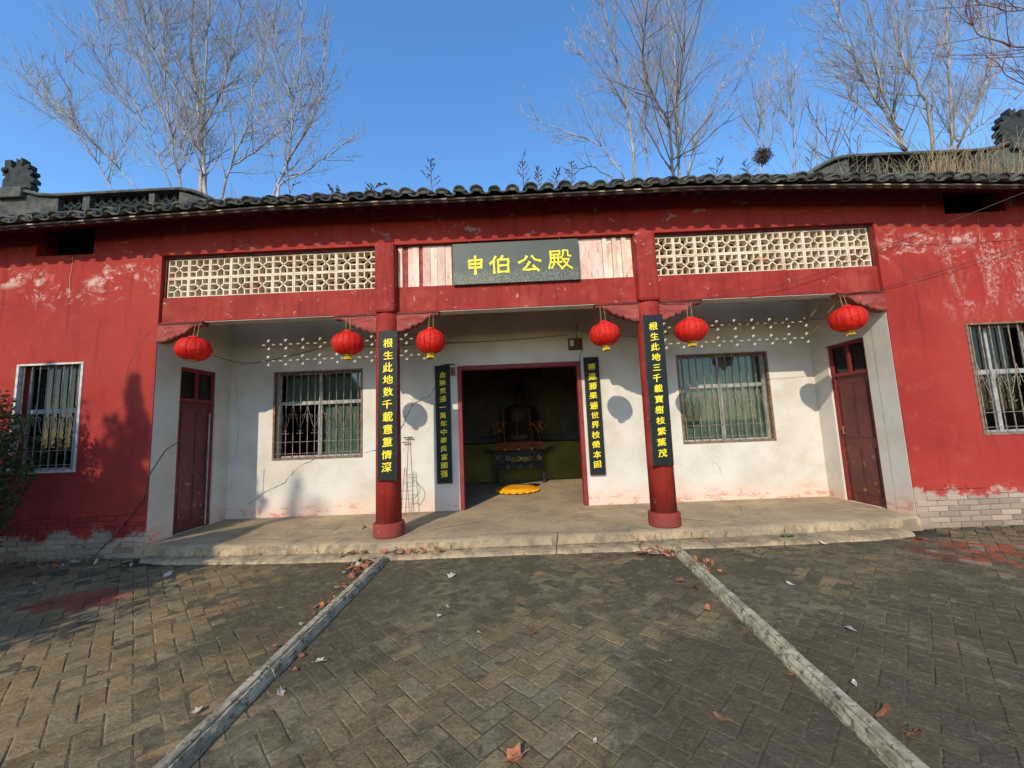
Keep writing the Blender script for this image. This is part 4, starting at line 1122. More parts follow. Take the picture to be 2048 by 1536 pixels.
# ------------------------------------------------------------------ things in the porch
cu = empty('cushion', (-0.12, 3.0, 0)); tag(cu, 'round yellow satin kneeling cushion on the floor inside the doorway', 'cushion')
MB().lathe([(0.36, 0.002), (0.40, 0.03), (0.405, 0.05), (0.37, 0.075), (0.26, 0.090), (0.12, 0.086), (0.02, 0.07)], (-0.12, 3.0, 0), 40).build('pad', 'cushion', cu, True)
rf = MB(); n = 0; K = 72
for rr, zz in ((0.385, 0.05), (0.43, 0.045), (0.465, 0.022)):
    for j in range(K):
        a = 2 * math.pi * j / K; q = rr * (1 + (0.018 * math.cos(j * math.pi * 0.5 + math.sin(j)) if rr > 0.4 else 0)); rf.v.append((-0.12 + q * math.cos(a), 3.0 + q * math.sin(a), zz + (0.010 * math.sin(j * 1.9) if rr > 0.4 else 0)))
for l in (0, K):
    for j in range(K): rf.f.append((l + j, l + (j + 1) % K, l + K + (j + 1) % K, l + K + j))
rf.build('ruffle', 'cushion', cu)

# rusty rack leaning on the wall behind the left column
rk = empty('metal_rack', (-1.83, D - 0.2, 0)); tag(rk, 'thin rusty metal rack standing against the white wall behind the left column', 'rack')
for x in (-1.93, -1.86): MB().tube([(x, D - 0.22, 0.0), (x + 0.01, D - 0.04, 0.72 if x < -1.9 else 1.22)], 0.0065, 6).build('upright', 'iron', rk)
for z in (0.12, 0.24, 0.36, 0.48, 0.60):
    y = D - 0.22 + 0.18 * z / 0.72
    MB().tube([(-1.94, y - 0.005, z), (-1.765, y - 0.005, z)], 0.0045, 5).build('rung', 'iron', rk)
MB().tube([(-1.77, D - 0.22, 0.0), (-1.765, D - 0.05, 0.66)], 0.006, 6).build('upright', 'iron', rk)
MB().tube([(-1.93, D - 0.05, 1.20), (-1.78, D - 0.05, 1.20)], 0.011, 6).build('crossbar', 'rust', rk)
MB().tube([(-1.95, D - 0.06, 1.12), (-1.84, D - 0.06, 1.13)], 0.011, 6).build('crossbar', 'rust', rk)
pts = [(-1.76 + 0.11 * math.sin(t * math.pi), D - 0.08 - 0.1 * (1 - t), 0.22 + 0.30 * t) for t in [k / 8 for k in range(9)]]
MB().tube(pts, 0.0055, 6).build('hoop', 'iron', rk)
# meter board over the door corner
mt = empty('meter_board', (0.96, D, 2.53)); tag(mt, 'brown electric meter board with a pale meter above the right door corner', 'meter board')
MB().box(0.845, 1.085, D - 0.025, D - 0.001, 2.535, 2.735).build('board', 'meter_board', mt, bevel=0.004)
MB().box(0.87, 0.935, D - 0.065, D - 0.026, 2.60, 2.70).build('meter', 'white_plastic', mt, bevel=0.006)
MB().box(0.97, 1.05, D - 0.05, D - 0.026, 2.58, 2.69).build('fuse_block', 'meter_board', mt, bevel=0.004)
MB().tube([(1.0, D - 0.03, 2.73), (0.985, D - 0.03, 2.84), (1.02, D - 0.04, 2.90), (1.01, D - 0.02, 2.99)], 0.007, 6).build('lead_wire', 'wire', mt)
MB().tube([(1.02, D - 0.05, 2.57), (1.07, D - 0.04, 2.50), (1.02, D - 0.03, 2.44), (1.03, D - 0.01, 2.30)], 0.005, 6).build('lead_wire', 'wire', mt)
bx_ = empty('wall_socket', (-1.09, D, 2.20)); tag(bx_, 'small rusty box on the wall beside the top left door corner', 'box')
MB().box(-1.135, -1.06, D - 0.045, D - 0.001, 2.19, 2.33).build('case', 'rust', bx_, bevel=0.006)
MB().tube([(-1.3, D - 0.02, 2.375), (-1.15, D - 0.03, 2.385), (-1.06, D - 0.03, 2.38)], 0.008, 6).build('wire_stub', 'wire', bx_)
def cable(pts, r, label, sag=0.0, sub=10):
    P = []
    for (a, b) in zip(pts, pts[1:]):
        a, b = Vector(a), Vector(b)
        for k in range(sub):
            t = k / sub; p = a.lerp(b, t); p.z -= sag * 4 * t * (1 - t); P.append(p)
    P.append(Vector(pts[-1]))
    o = MB().tube(P, r, 5).build('cable', 'wire'); return tag(o, label, 'cable')
cable([(5.10, -0.10, 3.532), (6.15, -0.60, 3.855), (8.2, -1.5, 4.5)], 0.0045, 'thin overhead wire rising to the right from the upper right red wall', 0.0)
cable([(5.10, -0.10, 3.532), (3.66, -0.10, 3.053), (2.27, -0.09, 2.86), (1.9, -0.06, 2.85)], 0.0035, 'thin wire slanting down across the right lattice screen to the right column', 0.02)
cable([(8.0, -0.3, 3.75), (6.63, -0.14, 3.403), (4.755, -0.09, 2.905), (3.3, -0.04, 2.80)], 0.0035, 'thin wire crossing the right red wall to the right end bracket', 0.02)
cable([(-B + 0.02, 0.9, 2.62), (-4.5, D - 0.015, 2.55), (-3.2, D - 0.012, 2.80), (-1.6, D - 0.012, 2.76), (0.85, D - 0.012, 2.80)], 0.005, 'dark wire along the upper porch wall left of the meter board', 0.03)
cable([(1.02, D - 0.03, 2.86), (2.0, D - 0.015, 2.72), (3.6, D - 0.012, 2.86), (B - 0.02, 0.95, 2.80), (B - 0.3, 0.0, 2.83)], 0.004, 'dark wire along the upper porch wall right of the meter board', 0.02)
cable([(-4.60, 0.33, 1.42), (-4.72, 0.02, 1.18), (-4.83, -0.085, 0.85), (-4.86, -0.085, 0.58), (-5.19, -0.085, 0.152), (-5.49, -0.10, -0.135)], 0.006, 'black cable hanging from the left side door and trailing down the left red wall')

# ------------------------------------------------------------------ shrine inside
al = empty('altar_counter', (0, 4.9, 0)); tag(al, 'long altar counter draped in olive yellow cloth along the back of the dark room', 'altar')
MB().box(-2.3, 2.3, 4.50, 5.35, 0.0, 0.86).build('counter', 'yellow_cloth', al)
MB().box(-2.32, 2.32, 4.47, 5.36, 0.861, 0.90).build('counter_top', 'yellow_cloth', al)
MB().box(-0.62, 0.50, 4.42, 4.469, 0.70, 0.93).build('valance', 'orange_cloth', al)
ta = empty('altar_table', (-0.05, 4.2, 0)); tag(ta, 'black carved altar table with gilded panel and upturned ends', 'table')
MB().box(-0.66, 0.56, 4.02, 4.40, 0.70, 0.735).build('table_top', 'lacquer', ta, bevel=0.005)
for s, x in ((-1, -0.66), (1, 0.56)):
    o = [(0, 0), (s * 0.05, 0.01), (s * 0.12, 0.07), (s * 0.20, 0.075), (s * 0.22, 0.04), (s * 0.16, 0.04), (s * 0.08, -0.03), (0, -0.035)]
    MB().prism([(x + a, 0.735 + b) for a, b in (o if s > 0 else o[::-1])], 4.03, 4.39).build('scroll_end', 'lacquer', ta)
for x in (-0.61, 0.49):
    for y in (4.04, 4.35): MB().box(x - 0.03, x + 0.03, y, y + 0.05, 0.0, 0.699).build('leg', 'lacquer', ta)
MB().box(-0.58, 0.46, 4.05, 4.07, 0.46, 0.699).build('apron', 'lacquer', ta)
MB().box(-0.58, 0.46, 4.045, 4.075, 0.33, 0.43).build('lower_rail', 'lacquer', ta)
r = random.Random(2)
for k in range(9):
    xc = -0.55 + 0.12 * k + r.uniform(-0.01, 0.01); zc = 0.55 + r.uniform(-0.02, 0.05); pts = []
    if k in (1, 7): continue
    for q in range(14):
        t = q / 13; rr = 0.055 * (1 - 0.7 * t); an = t * 7 + k; pts.append((xc + rr * math.cos(an) * 1.2, 4.043, zc + rr * math.sin(an)))
    MB().tube(pts, [0.014 * (1 - 0.5 * q / 13) for q in range(14)], 5).build('gilt_scroll', 'gilt', ta)
for xc in (-0.32, -0.06, 0.20):
    pts = [(xc + 0.035 * math.cos(q), 4.043, 0.38 + 0.035 * math.sin(q)) for q in [k * 2 * math.pi / 10 for k in range(11)]]
    MB().tube(pts, 0.005, 5, False).build('gilt_ring', 'gilt', ta)
# seated statue as one continuous body
st = MB(); SX, SY = 0.0, 5.0
sec = [(0.90, .42, .30, 0), (0.98, .46, .34, 0), (1.12, .45, .33, 0), (1.25, .40, .27, 0), (1.40, .34, .21, 0), (1.55, .33, .18, 0), (1.70, .36, .17, 0), (1.80, .33, .15, 0), (1.86, .20, .11, 0), (1.90, .09, .085, 0), (1.94, .085, .085, 0), (1.99, .11, .11, 0), (2.07, .125, .13, 0), (2.15, .115, .12, 0), (2.19, .13, .125, 0), (2.22, .12, .11, 0), (2.30, .10, .08, 0), (2.38, .05, .05, 0)]
rings = []
for (z, a, b, o) in sec:
    n = len(st.v); rings.append(n)
    for j in range(28):
        t = 2 * math.pi * j / 28; e = 0.8
        fold = 1 + (0.04 * math.cos(9 * t) if z < 1.7 else 0)
        st.v.append((SX + a * fold * math.copysign(abs(math.cos(t)) ** e, math.cos(t)), SY + b * fold * math.copysign(abs(math.sin(t)) ** e, math.sin(t)) - (0.12 if z < 1.2 else 0), z))
for a, b in zip(rings, rings[1:]):
    for j in range(28): st.f.append((a + j, a + (j + 1) % 28, b + (j + 1) % 28, b + j))
st.f.append(tuple(range(rings[-1], rings[-1] + 28)))
for s in (-1, 1):
    st.tube([(s * 0.32, SY, 1.74), (s * 0.40, SY - 0.05, 1.52), (s * 0.36, SY - 0.16, 1.36), (s * 0.16, SY - 0.28, 1.36), (s * 0.03, SY - 0.30, 1.40)], [0.10, 0.10, 0.09, 0.06, 0.045], 10)
st.lathe([(0.02, -0.03), (0.03, 0.0), (0.015, 0.05)], (SX, SY - 0.14, 2.06), 8)
so_ = empty('seated_statue', (0, 5.0, 0.9)); tag(so_, 'dark seated robed statue with tall hat on the altar counter', 'statue')
st.build('figure', 'statue', so_, True)
MB().box(-0.30, 0.30, 5.2, 5.26, 0.92, 1.75).build('throne_back', 'statue', so_)
for k, x in enumerate((-0.38, -0.06, 0.26)):
    e = empty('incense_stick', (x, 4.28, 0.736)); tag(e, ('leftmost', 'middle', 'rightmost')[k] + ' of three tall incense sticks standing on the altar table', 'incense stick', 'tall incense sticks')
    MB().tube([(x, 4.28, 0.79), (x - 0.03, 4.28, 1.72)], 0.011, 6).build('stick', 'wax', e)
    MB().lathe([(0.035, 0.0), (0.045, 0.03), (0.03, 0.06), (0.012, 0.062)], (x, 4.28, 0.7355), 12).build('holder', 'gilt', e)
for k, x in enumerate((-0.55, 0.46)):
    e = empty('flower_vase', (x, 4.6, 0.901)); tag(e, 'dark vase of flowers on the altar counter, ' + ('left' if k == 0 else 'right') + ' of the statue', 'vase', 'altar flower vases')
    MB().lathe([(0.05, 0.0), (0.08, 0.08), (0.05, 0.18), (0.035, 0.22), (0.05, 0.25)], (x, 4.6, 0.901), 16).build('vase', 'statue', e, True)
    m = MB(); rr = random.Random(k)
    for q in range(60):
        a, b, c = rr.gauss(0, 0.09), rr.gauss(0, 0.07), rr.uniform(0.25, 0.55); u = Vector((rr.gauss(0, 1), rr.gauss(0, 1), rr.gauss(0, 1))).normalized() * 0.035; v = u.orthogonal() * 0.8
        p = Vector((x + a, 4.6 + b, 0.9 + c)); m.quad(p - u, p - v, p + u, p + v)
    m.build('flowers', 'leaf_brown', e)
for (x0, x1, z0, z1, lab) in ((-0.84, -0.63, 1.05, 2.62, 'olive hanging scroll on the back wall left of the statue, inner one'), (-1.10, -0.89, 1.05, 2.62, 'olive hanging scroll on the back wall left of the statue, outer one'),
                              (0.64, 0.84, 1.05, 2.62, 'olive hanging scroll on the back wall right of the statue, inner one'), (0.89, 1.09, 1.05, 2.62, 'olive hanging scroll on the back wall right of the statue, outer one')):
    e = empty('hanging_scroll', ((x0 + x1) / 2, RB - 0.02, z0)); tag(e, lab, 'scroll', 'hanging scrolls')
    MB().box(x0, x1, RB - 0.012, RB - 0.004, z0, z1).build('paper', 'scroll', e)
    MB().tube([(x0 - 0.02, RB - 0.016, z0), (x1 + 0.02, RB - 0.016, z0)], 0.014, 8).build('roller', 'dark_wood', e); MB().tube([(x0 - 0.02, RB - 0.016, z1), (x1 + 0.02, RB - 0.016, z1)], 0.012, 8).build('rod', 'dark_wood', e)
e = empty('inner_plaque', (0, RB - 0.05, 2.66)); tag(e, 'dark wooden plaque high on the back wall above the statue', 'plaque')
MB().box(-0.62, 0.62, RB - 0.06, RB - 0.02, 2.66, 3.02).build('board', 'lacquer', e, bevel=0.004)
for q in ((-0.66, 0.66, 3.02, 3.06), (-0.66, 0.66, 2.62, 2.66), (-0.66, -0.62, 2.66, 3.02), (0.62, 0.66, 2.66, 3.02)):
    MB().box(q[0], q[1], RB - 0.075, RB - 0.015, q[2], q[3]).build('frame', 'dark_wood', e)

# ------------------------------------------------------------------ kerbs
def kerb(sx, label, xf, prof):
    k0 = empty('kerb', (xf(-3), -3, G)); tag(k0, label, 'kerb', 'concrete kerb rows')
    y = -0.56; r = random.Random(int(sx * 10))
    while y > -8.5:
        ln = r.uniform(0.95, 1.1); y1 = y - ln + 0.006; m = MB(); prev = None
        dz = r.uniform(-0.006, 0.006); dx = r.uniform(-0.006, 0.006); N = 14
        for q in range(N + 1):
            yy = y + (y1 - y) * q / N; n = len(m.v)
            er = 0.003 * (2 if q in (0, N) else 1)
            for a, b in prof:
                m.v.append((xf(yy) + sx * a + dx + r.gauss(0, er * 0.5), yy, G + b + dz + (r.gauss(0, er * 0.5) if b > 0 else 0)))
            if prev is not None: m.f += [(prev + i, n + i, n + i + 1, prev + i + 1) for i in range(len(prof) - 1)]
            else: m.f.append(tuple(range(n, n + len(prof))))
            prev = n
        m.f.append(tuple(range(prev, prev + len(prof)))[::-1])
        m.build('kerb_stone', 'kerb', k0); y = y1 - 0.006
PROF_WIDE = [(-0.075, -0.03), (-0.073, 0.066), (-0.066, 0.072), (0.0, 0.072), (0.014, 0.068), (0.018, 0.056), (0.026, 0.056), (0.030, 0.062), (0.046, 0.058), (0.062, 0.040), (0.068, 0.024), (0.072, 0.024), (0.08, 0.016), (0.084, -0.03)]
PROF = [(a * 0.57, b) for a, b in PROF_WIDE]
kerb(1, 'grey ribbed concrete kerb running toward the viewer on the left of the path', KL, PROF)
kerb(-1, 'lichen-speckled grey concrete kerb running toward the viewer on the right of the path', KR, PROF)

# ------------------------------------------------------------------ fallen leaves and scraps
def leaf_mesh(kind, seed):
    r = random.Random(seed); m = MB(); pts = []
    if kind == 'star':
        lob = 5
        for k in range(lob * 2 + 1):
            a = math.pi * (-0.42 + 1.84 * k / (lob * 2)); rr = (1.0 if k % 2 else 0.66) * r.uniform(0.72, 1.1); pts.append((rr * math.cos(a), rr * math.sin(a)))
        pts.append((0.0, -0.55))
    else:
        for k in range(12):
            a = 2 * math.pi * k / 12; pts.append((math.cos(a) * 0.95, math.sin(a) * 0.42 * r.uniform(0.85, 1.15)))
    cur = r.uniform(0.4, 1.3); cur2 = r.uniform(-0.3, 0.5)
    def lift(x, y): return 0.10 + cur * 0.4 * x * x + cur2 * 0.35 * y * y + 0.12 * mnoise.noise((x * 2 + seed, y * 2, 0))
    n = len(pts); m.v.append((0, 0, lift(0, 0)))
    for x, y in pts: m.v.append((x * 0.55, y * 0.55, lift(x * 0.55, y * 0.55)))
    for x, y in pts: m.v.append((x, y, lift(x, y)))
    for i in range(n):
        j = (i + 1) % n; m.f.append((0, 1 + i, 1 + j)); m.f.append((1 + i, 1 + n + i, 1 + n + j, 1 + j))
    if kind == 'star': m.bar((0, -0.4, lift(0, -.4)), (0.15, -1.2, 0.12), 0.05, 0.04, (0, 0, 1))
    return m
LM = {('star', 'leaf_brown'): [leaf_mesh('star', k).mesh('fallen_leaf', 'leaf_brown') for k in range(6)], ('oval', 'leaf_brown'): [leaf_mesh('oval', k + 20).mesh('fallen_leaf', 'leaf_brown') for k in range(4)],
      ('oval', 'leaf_pale'): [leaf_mesh('oval', k + 40).mesh('fallen_leaf', 'leaf_pale') for k in range(3)], ('star', 'leaf_pale'): [leaf_mesh('star', k + 60).mesh('fallen_leaf', 'leaf_pale') for k in range(3)]}
lr = random.Random(21)
def leaf(x, y, z, size, kind, mat, label, group=None, steep=0.25):
    o = link('fallen_leaf', lr.choice(LM[(kind, mat)]), None, loc=(x, y, z), rot=(lr.gauss(0, steep), lr.gauss(0, steep), lr.uniform(0, 6.28)))
    o.scale = (size, size, size * lr.uniform(0.8, 1.4)); return tag(o, label, 'leaf', group)
def ground_pt(px, py, z=G):
    v = FWD + RGT * ((px - 1024) / FPX) + DWN * ((py - 768) / FPX); p = CAM + v * ((z - CZ) / v.z); return p.x, p.y
single = [(1030, 1526, .062, 'star', 'leaf_brown', 'large reddish leaf at the bottom edge of the path'), (1066, 1268, .045, 'star', 'leaf_brown', 'brown lobed leaf lying alone in the middle of the path'),
 (1333, 1327, .042, 'star', 'leaf_pale', 'grey-white crumpled leaf on the path near the right kerb'), (1315, 1357, .030, 'oval', 'leaf_brown', 'orange leaf just below the crumpled pale leaf on the path'),
 (1440, 1441, .035, 'oval', 'leaf_brown', 'tan oval leaf on the path beside the lower right kerb'), (1770, 1432, .052, 'oval', 'leaf_brown', 'curled brown leaf on the right paving against the lower right kerb'),
 (1832, 1476, .050, 'star', 'leaf_brown', 'pointed brown leaf on the right paving near the bottom edge'), (1415, 1222, .050, 'oval', 'leaf_brown', 'long russet leaf on the path beside the upper right kerb'),
 (1360, 1165, .050, 'star', 'leaf_brown', 'brown leaf on the path just below the right leaf heap'), (1392, 1180, .048, 'star', 'leaf_brown', 'brown leaf tucked against the path side of the right kerb'),
 (903, 1154, .050, 'star', 'leaf_pale', 'pale lobed leaf on the path below the step'), (896, 1217, .028, 'oval', 'leaf_pale', 'small tan husk on the path, left of centre'),
 (636, 1330, .045, 'star', 'leaf_pale', 'pale pinkish leaf on the path just right of the left kerb'), (560, 1388, .030, 'star', 'leaf_pale', 'white torn leaf on the path close to the left kerb'),
 (600, 1315, .032, 'star', 'leaf_brown', 'russet leaf touching the path side of the left kerb'), (590, 1345, .030, 'oval', 'leaf_brown', 'tan leaf lying against the joint of the left kerb'),
 (336, 1152, .050, 'star', 'leaf_pale', 'tan leaf on the shaded left paving below the step'), (273, 1207, .028, 'oval', 'leaf_brown', 'small brown leaf on the left paving at the shadow edge'),
 (396, 1425, .028, 'star', 'leaf_pale', 'small white leaf on the left paving near the left kerb'), (563, 1219, .034, 'oval', 'leaf_pale', 'pale leaf on the sunlit left paving'),
 (1582, 1172, .042, 'oval', 'leaf_pale', 'grey leaf on the dark right paving below the step'), (1650, 1090, .050, 'oval', 'leaf_pale', 'grey leaf on the right paving close to the step'),
 (1842, 1080, .055, 'star', 'leaf_brown', 'tan leaf on the right paving at the corner of the step'), (1345, 1263, .030, 'star', 'leaf_pale', 'small tan leaf on the path right of centre'),
 (1580, 1355, .026, 'star', 'leaf_brown', 'small russet leaf on the path side of the right kerb'), (1495, 1275, .030, 'oval', 'leaf_brown', 'slim tan leaf beside the middle of the right kerb'),
 (1708, 1370, .022, 'oval', 'leaf_pale', 'tiny pale leaf on the right paving'), (1190, 1490, .02, 'oval', 'leaf_pale', 'tiny round tan leaf near the bottom right of the path')]
for px, py, s, kd, mtl, lab in single:
    x, y = ground_pt(px, py); leaf(x, y, G + 0.012, s, kd, mtl, lab)
def heap(cx, cy, sx, sy, n, label, group, z=None, smin=0.03, smax=0.055, slope=0.0):
    for k in range(n):
        x, y = cx + lr.gauss(0, sx), cy + lr.gauss(0, sy); x += (y - cy) * slope
        zz = G if y < lerp_table(tread_tab, x) else (-0.1 if y < lerp_table(edge_tab, x) else 0.0)
        if zz == -0.1 and not (-4.7 < x < 4.5): zz = G
        leaf(x, y, zz + 0.010 + lr.uniform(0, 0.025) * (1 if n > 14 else 0.2), lr.uniform(smin, smax), lr.choice(['star', 'star', 'oval']), lr.choice(['leaf_brown', 'leaf_brown', 'leaf_brown', 'leaf_pale']), label, group, 0.45)
heap(1.45, -0.63, 0.11, 0.055, 52, 'brown dry leaf in the heap where the right kerb meets the step', 'leaves heaped at the right kerb', smin=0.032, smax=0.062)
heap(1.74, -1.05, 0.05, 0.14, 16, 'small leaf in the drift along the outer side of the right kerb', 'leaves drifted outside the right kerb', smin=0.02, smax=0.042)
heap(-1.82, -0.74, 0.075, 0.13, 40, 'brown dry leaf in the heap where the left kerb meets the step', 'leaves heaped at the left kerb', smin=0.032, smax=0.062)
heap(-1.755, -1.5, 0.03, 0.35, 26, 'small leaf in the drift along the outer side of the left kerb', 'leaves drifted outside the left kerb', smin=0.014, smax=0.03)
heap(-1.45, -0.43, 0.18, 0.03, 18, 'brown leaf on the low step in front of the left column', 'leaves on the step at the left column')
heap(-2.0, -0.40, 0.10, 0.03, 5, 'orange leaf on the low step left of the left column', 'leaves on the step left of the left column', smin=.04)
heap(1.9, -0.38, 0.6, 0.03, 7, 'small leaf on the low step near the right column', 'leaves on the right step', smin=0.018, smax=0.03)
heap(-3.4, -0.32, 0.4, 0.03, 7, 'small leaf on the shaded left end of the low step', 'leaves on the left step', smin=0.018, smax=0.03)
heap(-5.9, -0.22, 0.55, 0.10, 60, 'dark leaf in the litter along the foot of the left red wall', 'leaf litter at the left red wall', smin=0.025, smax=0.05)
scr = random.Random(4)
for px, py, lab in ((1700, 1261, 'white paper scrap on the right paving'), (878, 1234, 'thin white scrap on the path left of centre'), (958, 1269, 'tiny white curl on the path near the lone brown leaf'), (1708, 1372, 'white curl of paper by the lower right kerb'), (70, 1168, 'pale scrap on the shaded far left paving'), (400, 1140, 'pale scrap beside the left end of the step')):
    x, y = ground_pt(px, py); m = MB(); a = 0.035 if px == 1700 else 0.02
    P = [(-a, -a * .6, 0.004), (a, -a * .7, 0.012), (a * .9, a * .5, 0.006), (-a * .8, a * .7, 0.014)]; m.v = [(u, v, w) for u, v, w in P] + [(u, v, w + 0.0012) for u, v, w in P]
    m.f = [(3, 2, 1, 0), (4, 5, 6, 7)] + [(i, (i + 1) % 4, 4 + (i + 1) % 4, 4 + i) for i in range(4)]
    o = m.build('paper_scrap', 'scrap'); o.location = (x, y, G + 0.006); o.rotation_euler = (0.1, 0.1, scr.uniform(0, 6)); tag(o, lab, 'scrap')
m = MB()
for k in range(26):
    a = scr.uniform(0, 6.28); r_ = scr.uniform(0.01, 0.06); b = Vector((3.02 + r_ * math.cos(a), -0.36 + 0.5 * r_ * math.sin(a), -0.098)); t = Vector((0.05 * math.cos(a), 0.03 * math.sin(a), 0.03)); s_ = Vector((-math.sin(a), math.cos(a), 0)) * 0.012
    m.quad(b, b + t * .5 + s_, b + t, b + t * .5 - s_)
tag(m.build('green_weed', 'green_weed'), 'tiny green weed growing on the low step right of the right column', 'weed')

# ------------------------------------------------------------------ trees
def smooth_path(pts, sub=4):
    P = [Vector(p) for p in pts]; out = []
    for i in range(len(P) - 1):
        p0, p1, p2, p3 = P[max(i - 1, 0)], P[i], P[i + 1], P[min(i + 2, len(P) - 1)]
        for k in range(sub):
            t = k / sub
            out.append(0.5 * ((2 * p1) + (p2 - p0) * t + (2 * p0 - 5 * p1 + 4 * p2 - p3) * t * t + (3 * p1 - p0 - 3 * p2 + p3) * t ** 3))
    out.append(P[-1]); return out
def grow(wood, twig, pts, r0, r1, level, rg, dens=1.0, upb=0.35):
    n = len(pts); rr = [r0 + (r1 - r0) * i / (n - 1) for i in range(n)]
    (wood if level <= 1 else twig).tube(pts, rr, (7, 5, 4, 3, 3)[level], level < 2)
    if level >= 3: return
    L = sum((pts[i + 1] - pts[i]).length for i in range(n - 1))
    cnt = [3.1, 3.3, 3.6, 3.2][level] * L * dens
    cnt = int(cnt) + (rg.random() < cnt % 1)
    for c in range(cnt):
        t = rg.uniform(0.07 if level == 0 else 0.12, 0.98); f = t * (n - 1); i = min(int(f), n - 2)
        p = pts[i].lerp(pts[i + 1], f - i); d = (pts[i + 1] - pts[i]).normalized(); rad_ = rr[i]
        ax = d.orthogonal().normalized(); ax.rotate(Matrix.Rotation(rg.uniform(0, 2 * math.pi), 3, d))
        ang = rad(rg.uniform(24, 60)); d2 = d * math.cos(ang) + ax * math.sin(ang); d2 = (d2 + Vector((0, 0, upb))).normalized()
        ln = L * (0.16 + 0.42 * (1 - t)) * rg.uniform(0.55, 1.15)
        if level == 0: ln = min(ln, 2.9)
        if level == 1: ln = min(max(ln, 0.35), 1.3)
        if level >= 2: ln = min(max(ln, 0.14), 0.55)
        k = (6, 5, 4, 3)[level]; q = [p]; dd = d2.copy()
        for s in range(k - 1):
            dd = (dd + Vector((rg.gauss(0, .09), rg.gauss(0, .09), rg.gauss(0.06, .07)))).normalized(); q.append(q[-1] + dd * (ln / (k - 1)))
        rb = max(rad_ * rg.uniform(0.30, 0.50), (0.012, 0.0065, 0.0042, 0.003)[level])
        rb = min(rb, (0.024, 0.010, 0.0055, 0.004)[level])
        grow(wood, twig, q, rb, max(rb * 0.35, 0.0025), level + 1, rg, dens, upb)

def px_tree(name, label, limbs, Y, seed, wmat, tmat, dens=1.0, group='bare trees behind the hall'):
    """limbs: (pixel path, start radius, depth drift) each at its own real distance behind the hall"""
    rg = random.Random(seed); x0 = at(*limbs[0][0][0], Y); e = empty(name, (x0.x, Y, G)); tag(e, label, 'tree', group)
    wood, twig = MB(), MB()
    for path, r0, drift in limbs:
        P = []
        for i, (a, b) in enumerate(path):
            p = at(a, b, Y + drift * i / max(1, len(path) - 1)); P.append(p)
        if path[-1][1] < 5:      # stems that leave the picture go on growing
            P.append(P[-1] + (P[-1] - P[-2]).normalized() * 2.6 + Vector((0, 0, 1.2)))
        P = smooth_path(P, 4)
        P = [p + Vector((rg.gauss(0, .018), rg.gauss(0, .03), 0)) for p in P]
        grow(wood, twig, P, r0 * 0.58, max(0.008, r0 * 0.12), 0, rg, dens)
    # trunk from the ground to the lowest fork
    p = at(*limbs[0][0][0], Y)
    for path, r0, drift in limbs:
        q = at(*path[0], Y)
        if path[0][1] > 330 and len(path) > 3: wood.tube(smooth_path([Vector((x0.x + (q.x - x0.x) * 0.3, Y, G - 0.1)), Vector((x0.x + (q.x - x0.x) * 0.6, Y, 3.5)), q], 4), [r0 * 1.5] * 4 + [r0 * 1.25] * 4 + [r0], 8)
    wood.build('trunk', wmat, e, True); twig.build('crown', tmat, e)
px_tree('poplar_tree', 'large bare many-stemmed pale tree rising behind the left half of the roof', [
    ([(412, 405), (406, 330), (402, 258), (390, 160), (384, 60), (392, -60)], .13, .6), ([(402, 262), (410, 160), (415, 50), (424, -60)], .075, -.6), ([(404, 255), (438, 195), (465, 105), (488, 0), (498, -60)], .075, 1.2),
    ([(372, 405), (352, 330), (340, 250), (331, 150), (325, 50), (316, -60)], .065, -.8), ([(402, 345), (362, 300), (330, 235), (300, 160), (262, 80), (236, 0)], .055, 1.0), ([(398, 248), (345, 165), (305, 90), (282, 0)], .05, -1.0),
    ([(348, 385), (312, 300), (285, 245), (222, 182), (158, 142)], .042, .8), ([(280, 385), (205, 300), (150, 245), (92, 205), (72, 160)], .04, 1.6), ([(230, 390), (186, 312), (150, 250), (140, 180), (128, 100)], .04, -.8),
    ([(442, 405), (462, 330), (490, 262), (506, 180), (530, 100), (548, 0)], .065, .9), ([(466, 330), (522, 292), (580, 240), (622, 190)], .05, -.6), ([(300, 260), (250, 170), (205, 80), (190, 10)], .035, .9)], 8.2, 3, 'bark', 'twig')
px_tree('poplar_tree', 'leaning bare pale tree behind the roof, just right of the large left tree', [
    ([(540, 405), (575, 318), (586, 225), (600, 105), (602, -50)], .062, .5), ([(578, 318), (622, 242), (648, 150), (642, 40)], .05, -.6), ([(557, 370), (622, 334), (682, 292), (716, 262)], .045, .9), ([(588, 215), (560, 120), (548, 20)], .035, 1)], 7.6, 7, 'bark', 'twig')
px_tree('poplar_tree', 'bare tree with dark forked trunk behind the roof, right of the plaque', [
    ([(1346, 375), (1344, 310), (1335, 242), (1302, 182), (1286, 120), (1290, 60), (1300, -50)], .095, .4), ([(1336, 240), (1357, 195), (1366, 100), (1372, -30)], .05, -.6), ([(1346, 318), (1398, 290), (1442, 250), (1462, 234)], .04, -.5),
    ([(1240, 372), (1190, 334), (1160, 340), (1125, 362)], .035, .2)], 7.0, 12, 'bark_dark', 'twig', 0.75)
px_tree('poplar_tree', 'pale bare tree behind the dark forked tree', [
    ([(1360, 375), (1353, 250), (1350, 150), (1342, 50), (1334, -50)], .10, .6), ([(1272, 375), (1256, 225), (1236, 132), (1212, 30), (1200, -50)], .09, -.5), ([(1250, 360), (1200, 292), (1140, 266), (1082, 245), (1046, 228)], .05, .6),
    ([(1257, 222), (1202, 150), (1128, 82)], .045, .8), ([(1372, 375), (1392, 282), (1450, 160), (1528, 84)], .06, -.8), ([(1300, 375), (1290, 250), (1295, 120), (1310, 0)], .06, 1.0)], 8.8, 15, 'bark', 'twig')
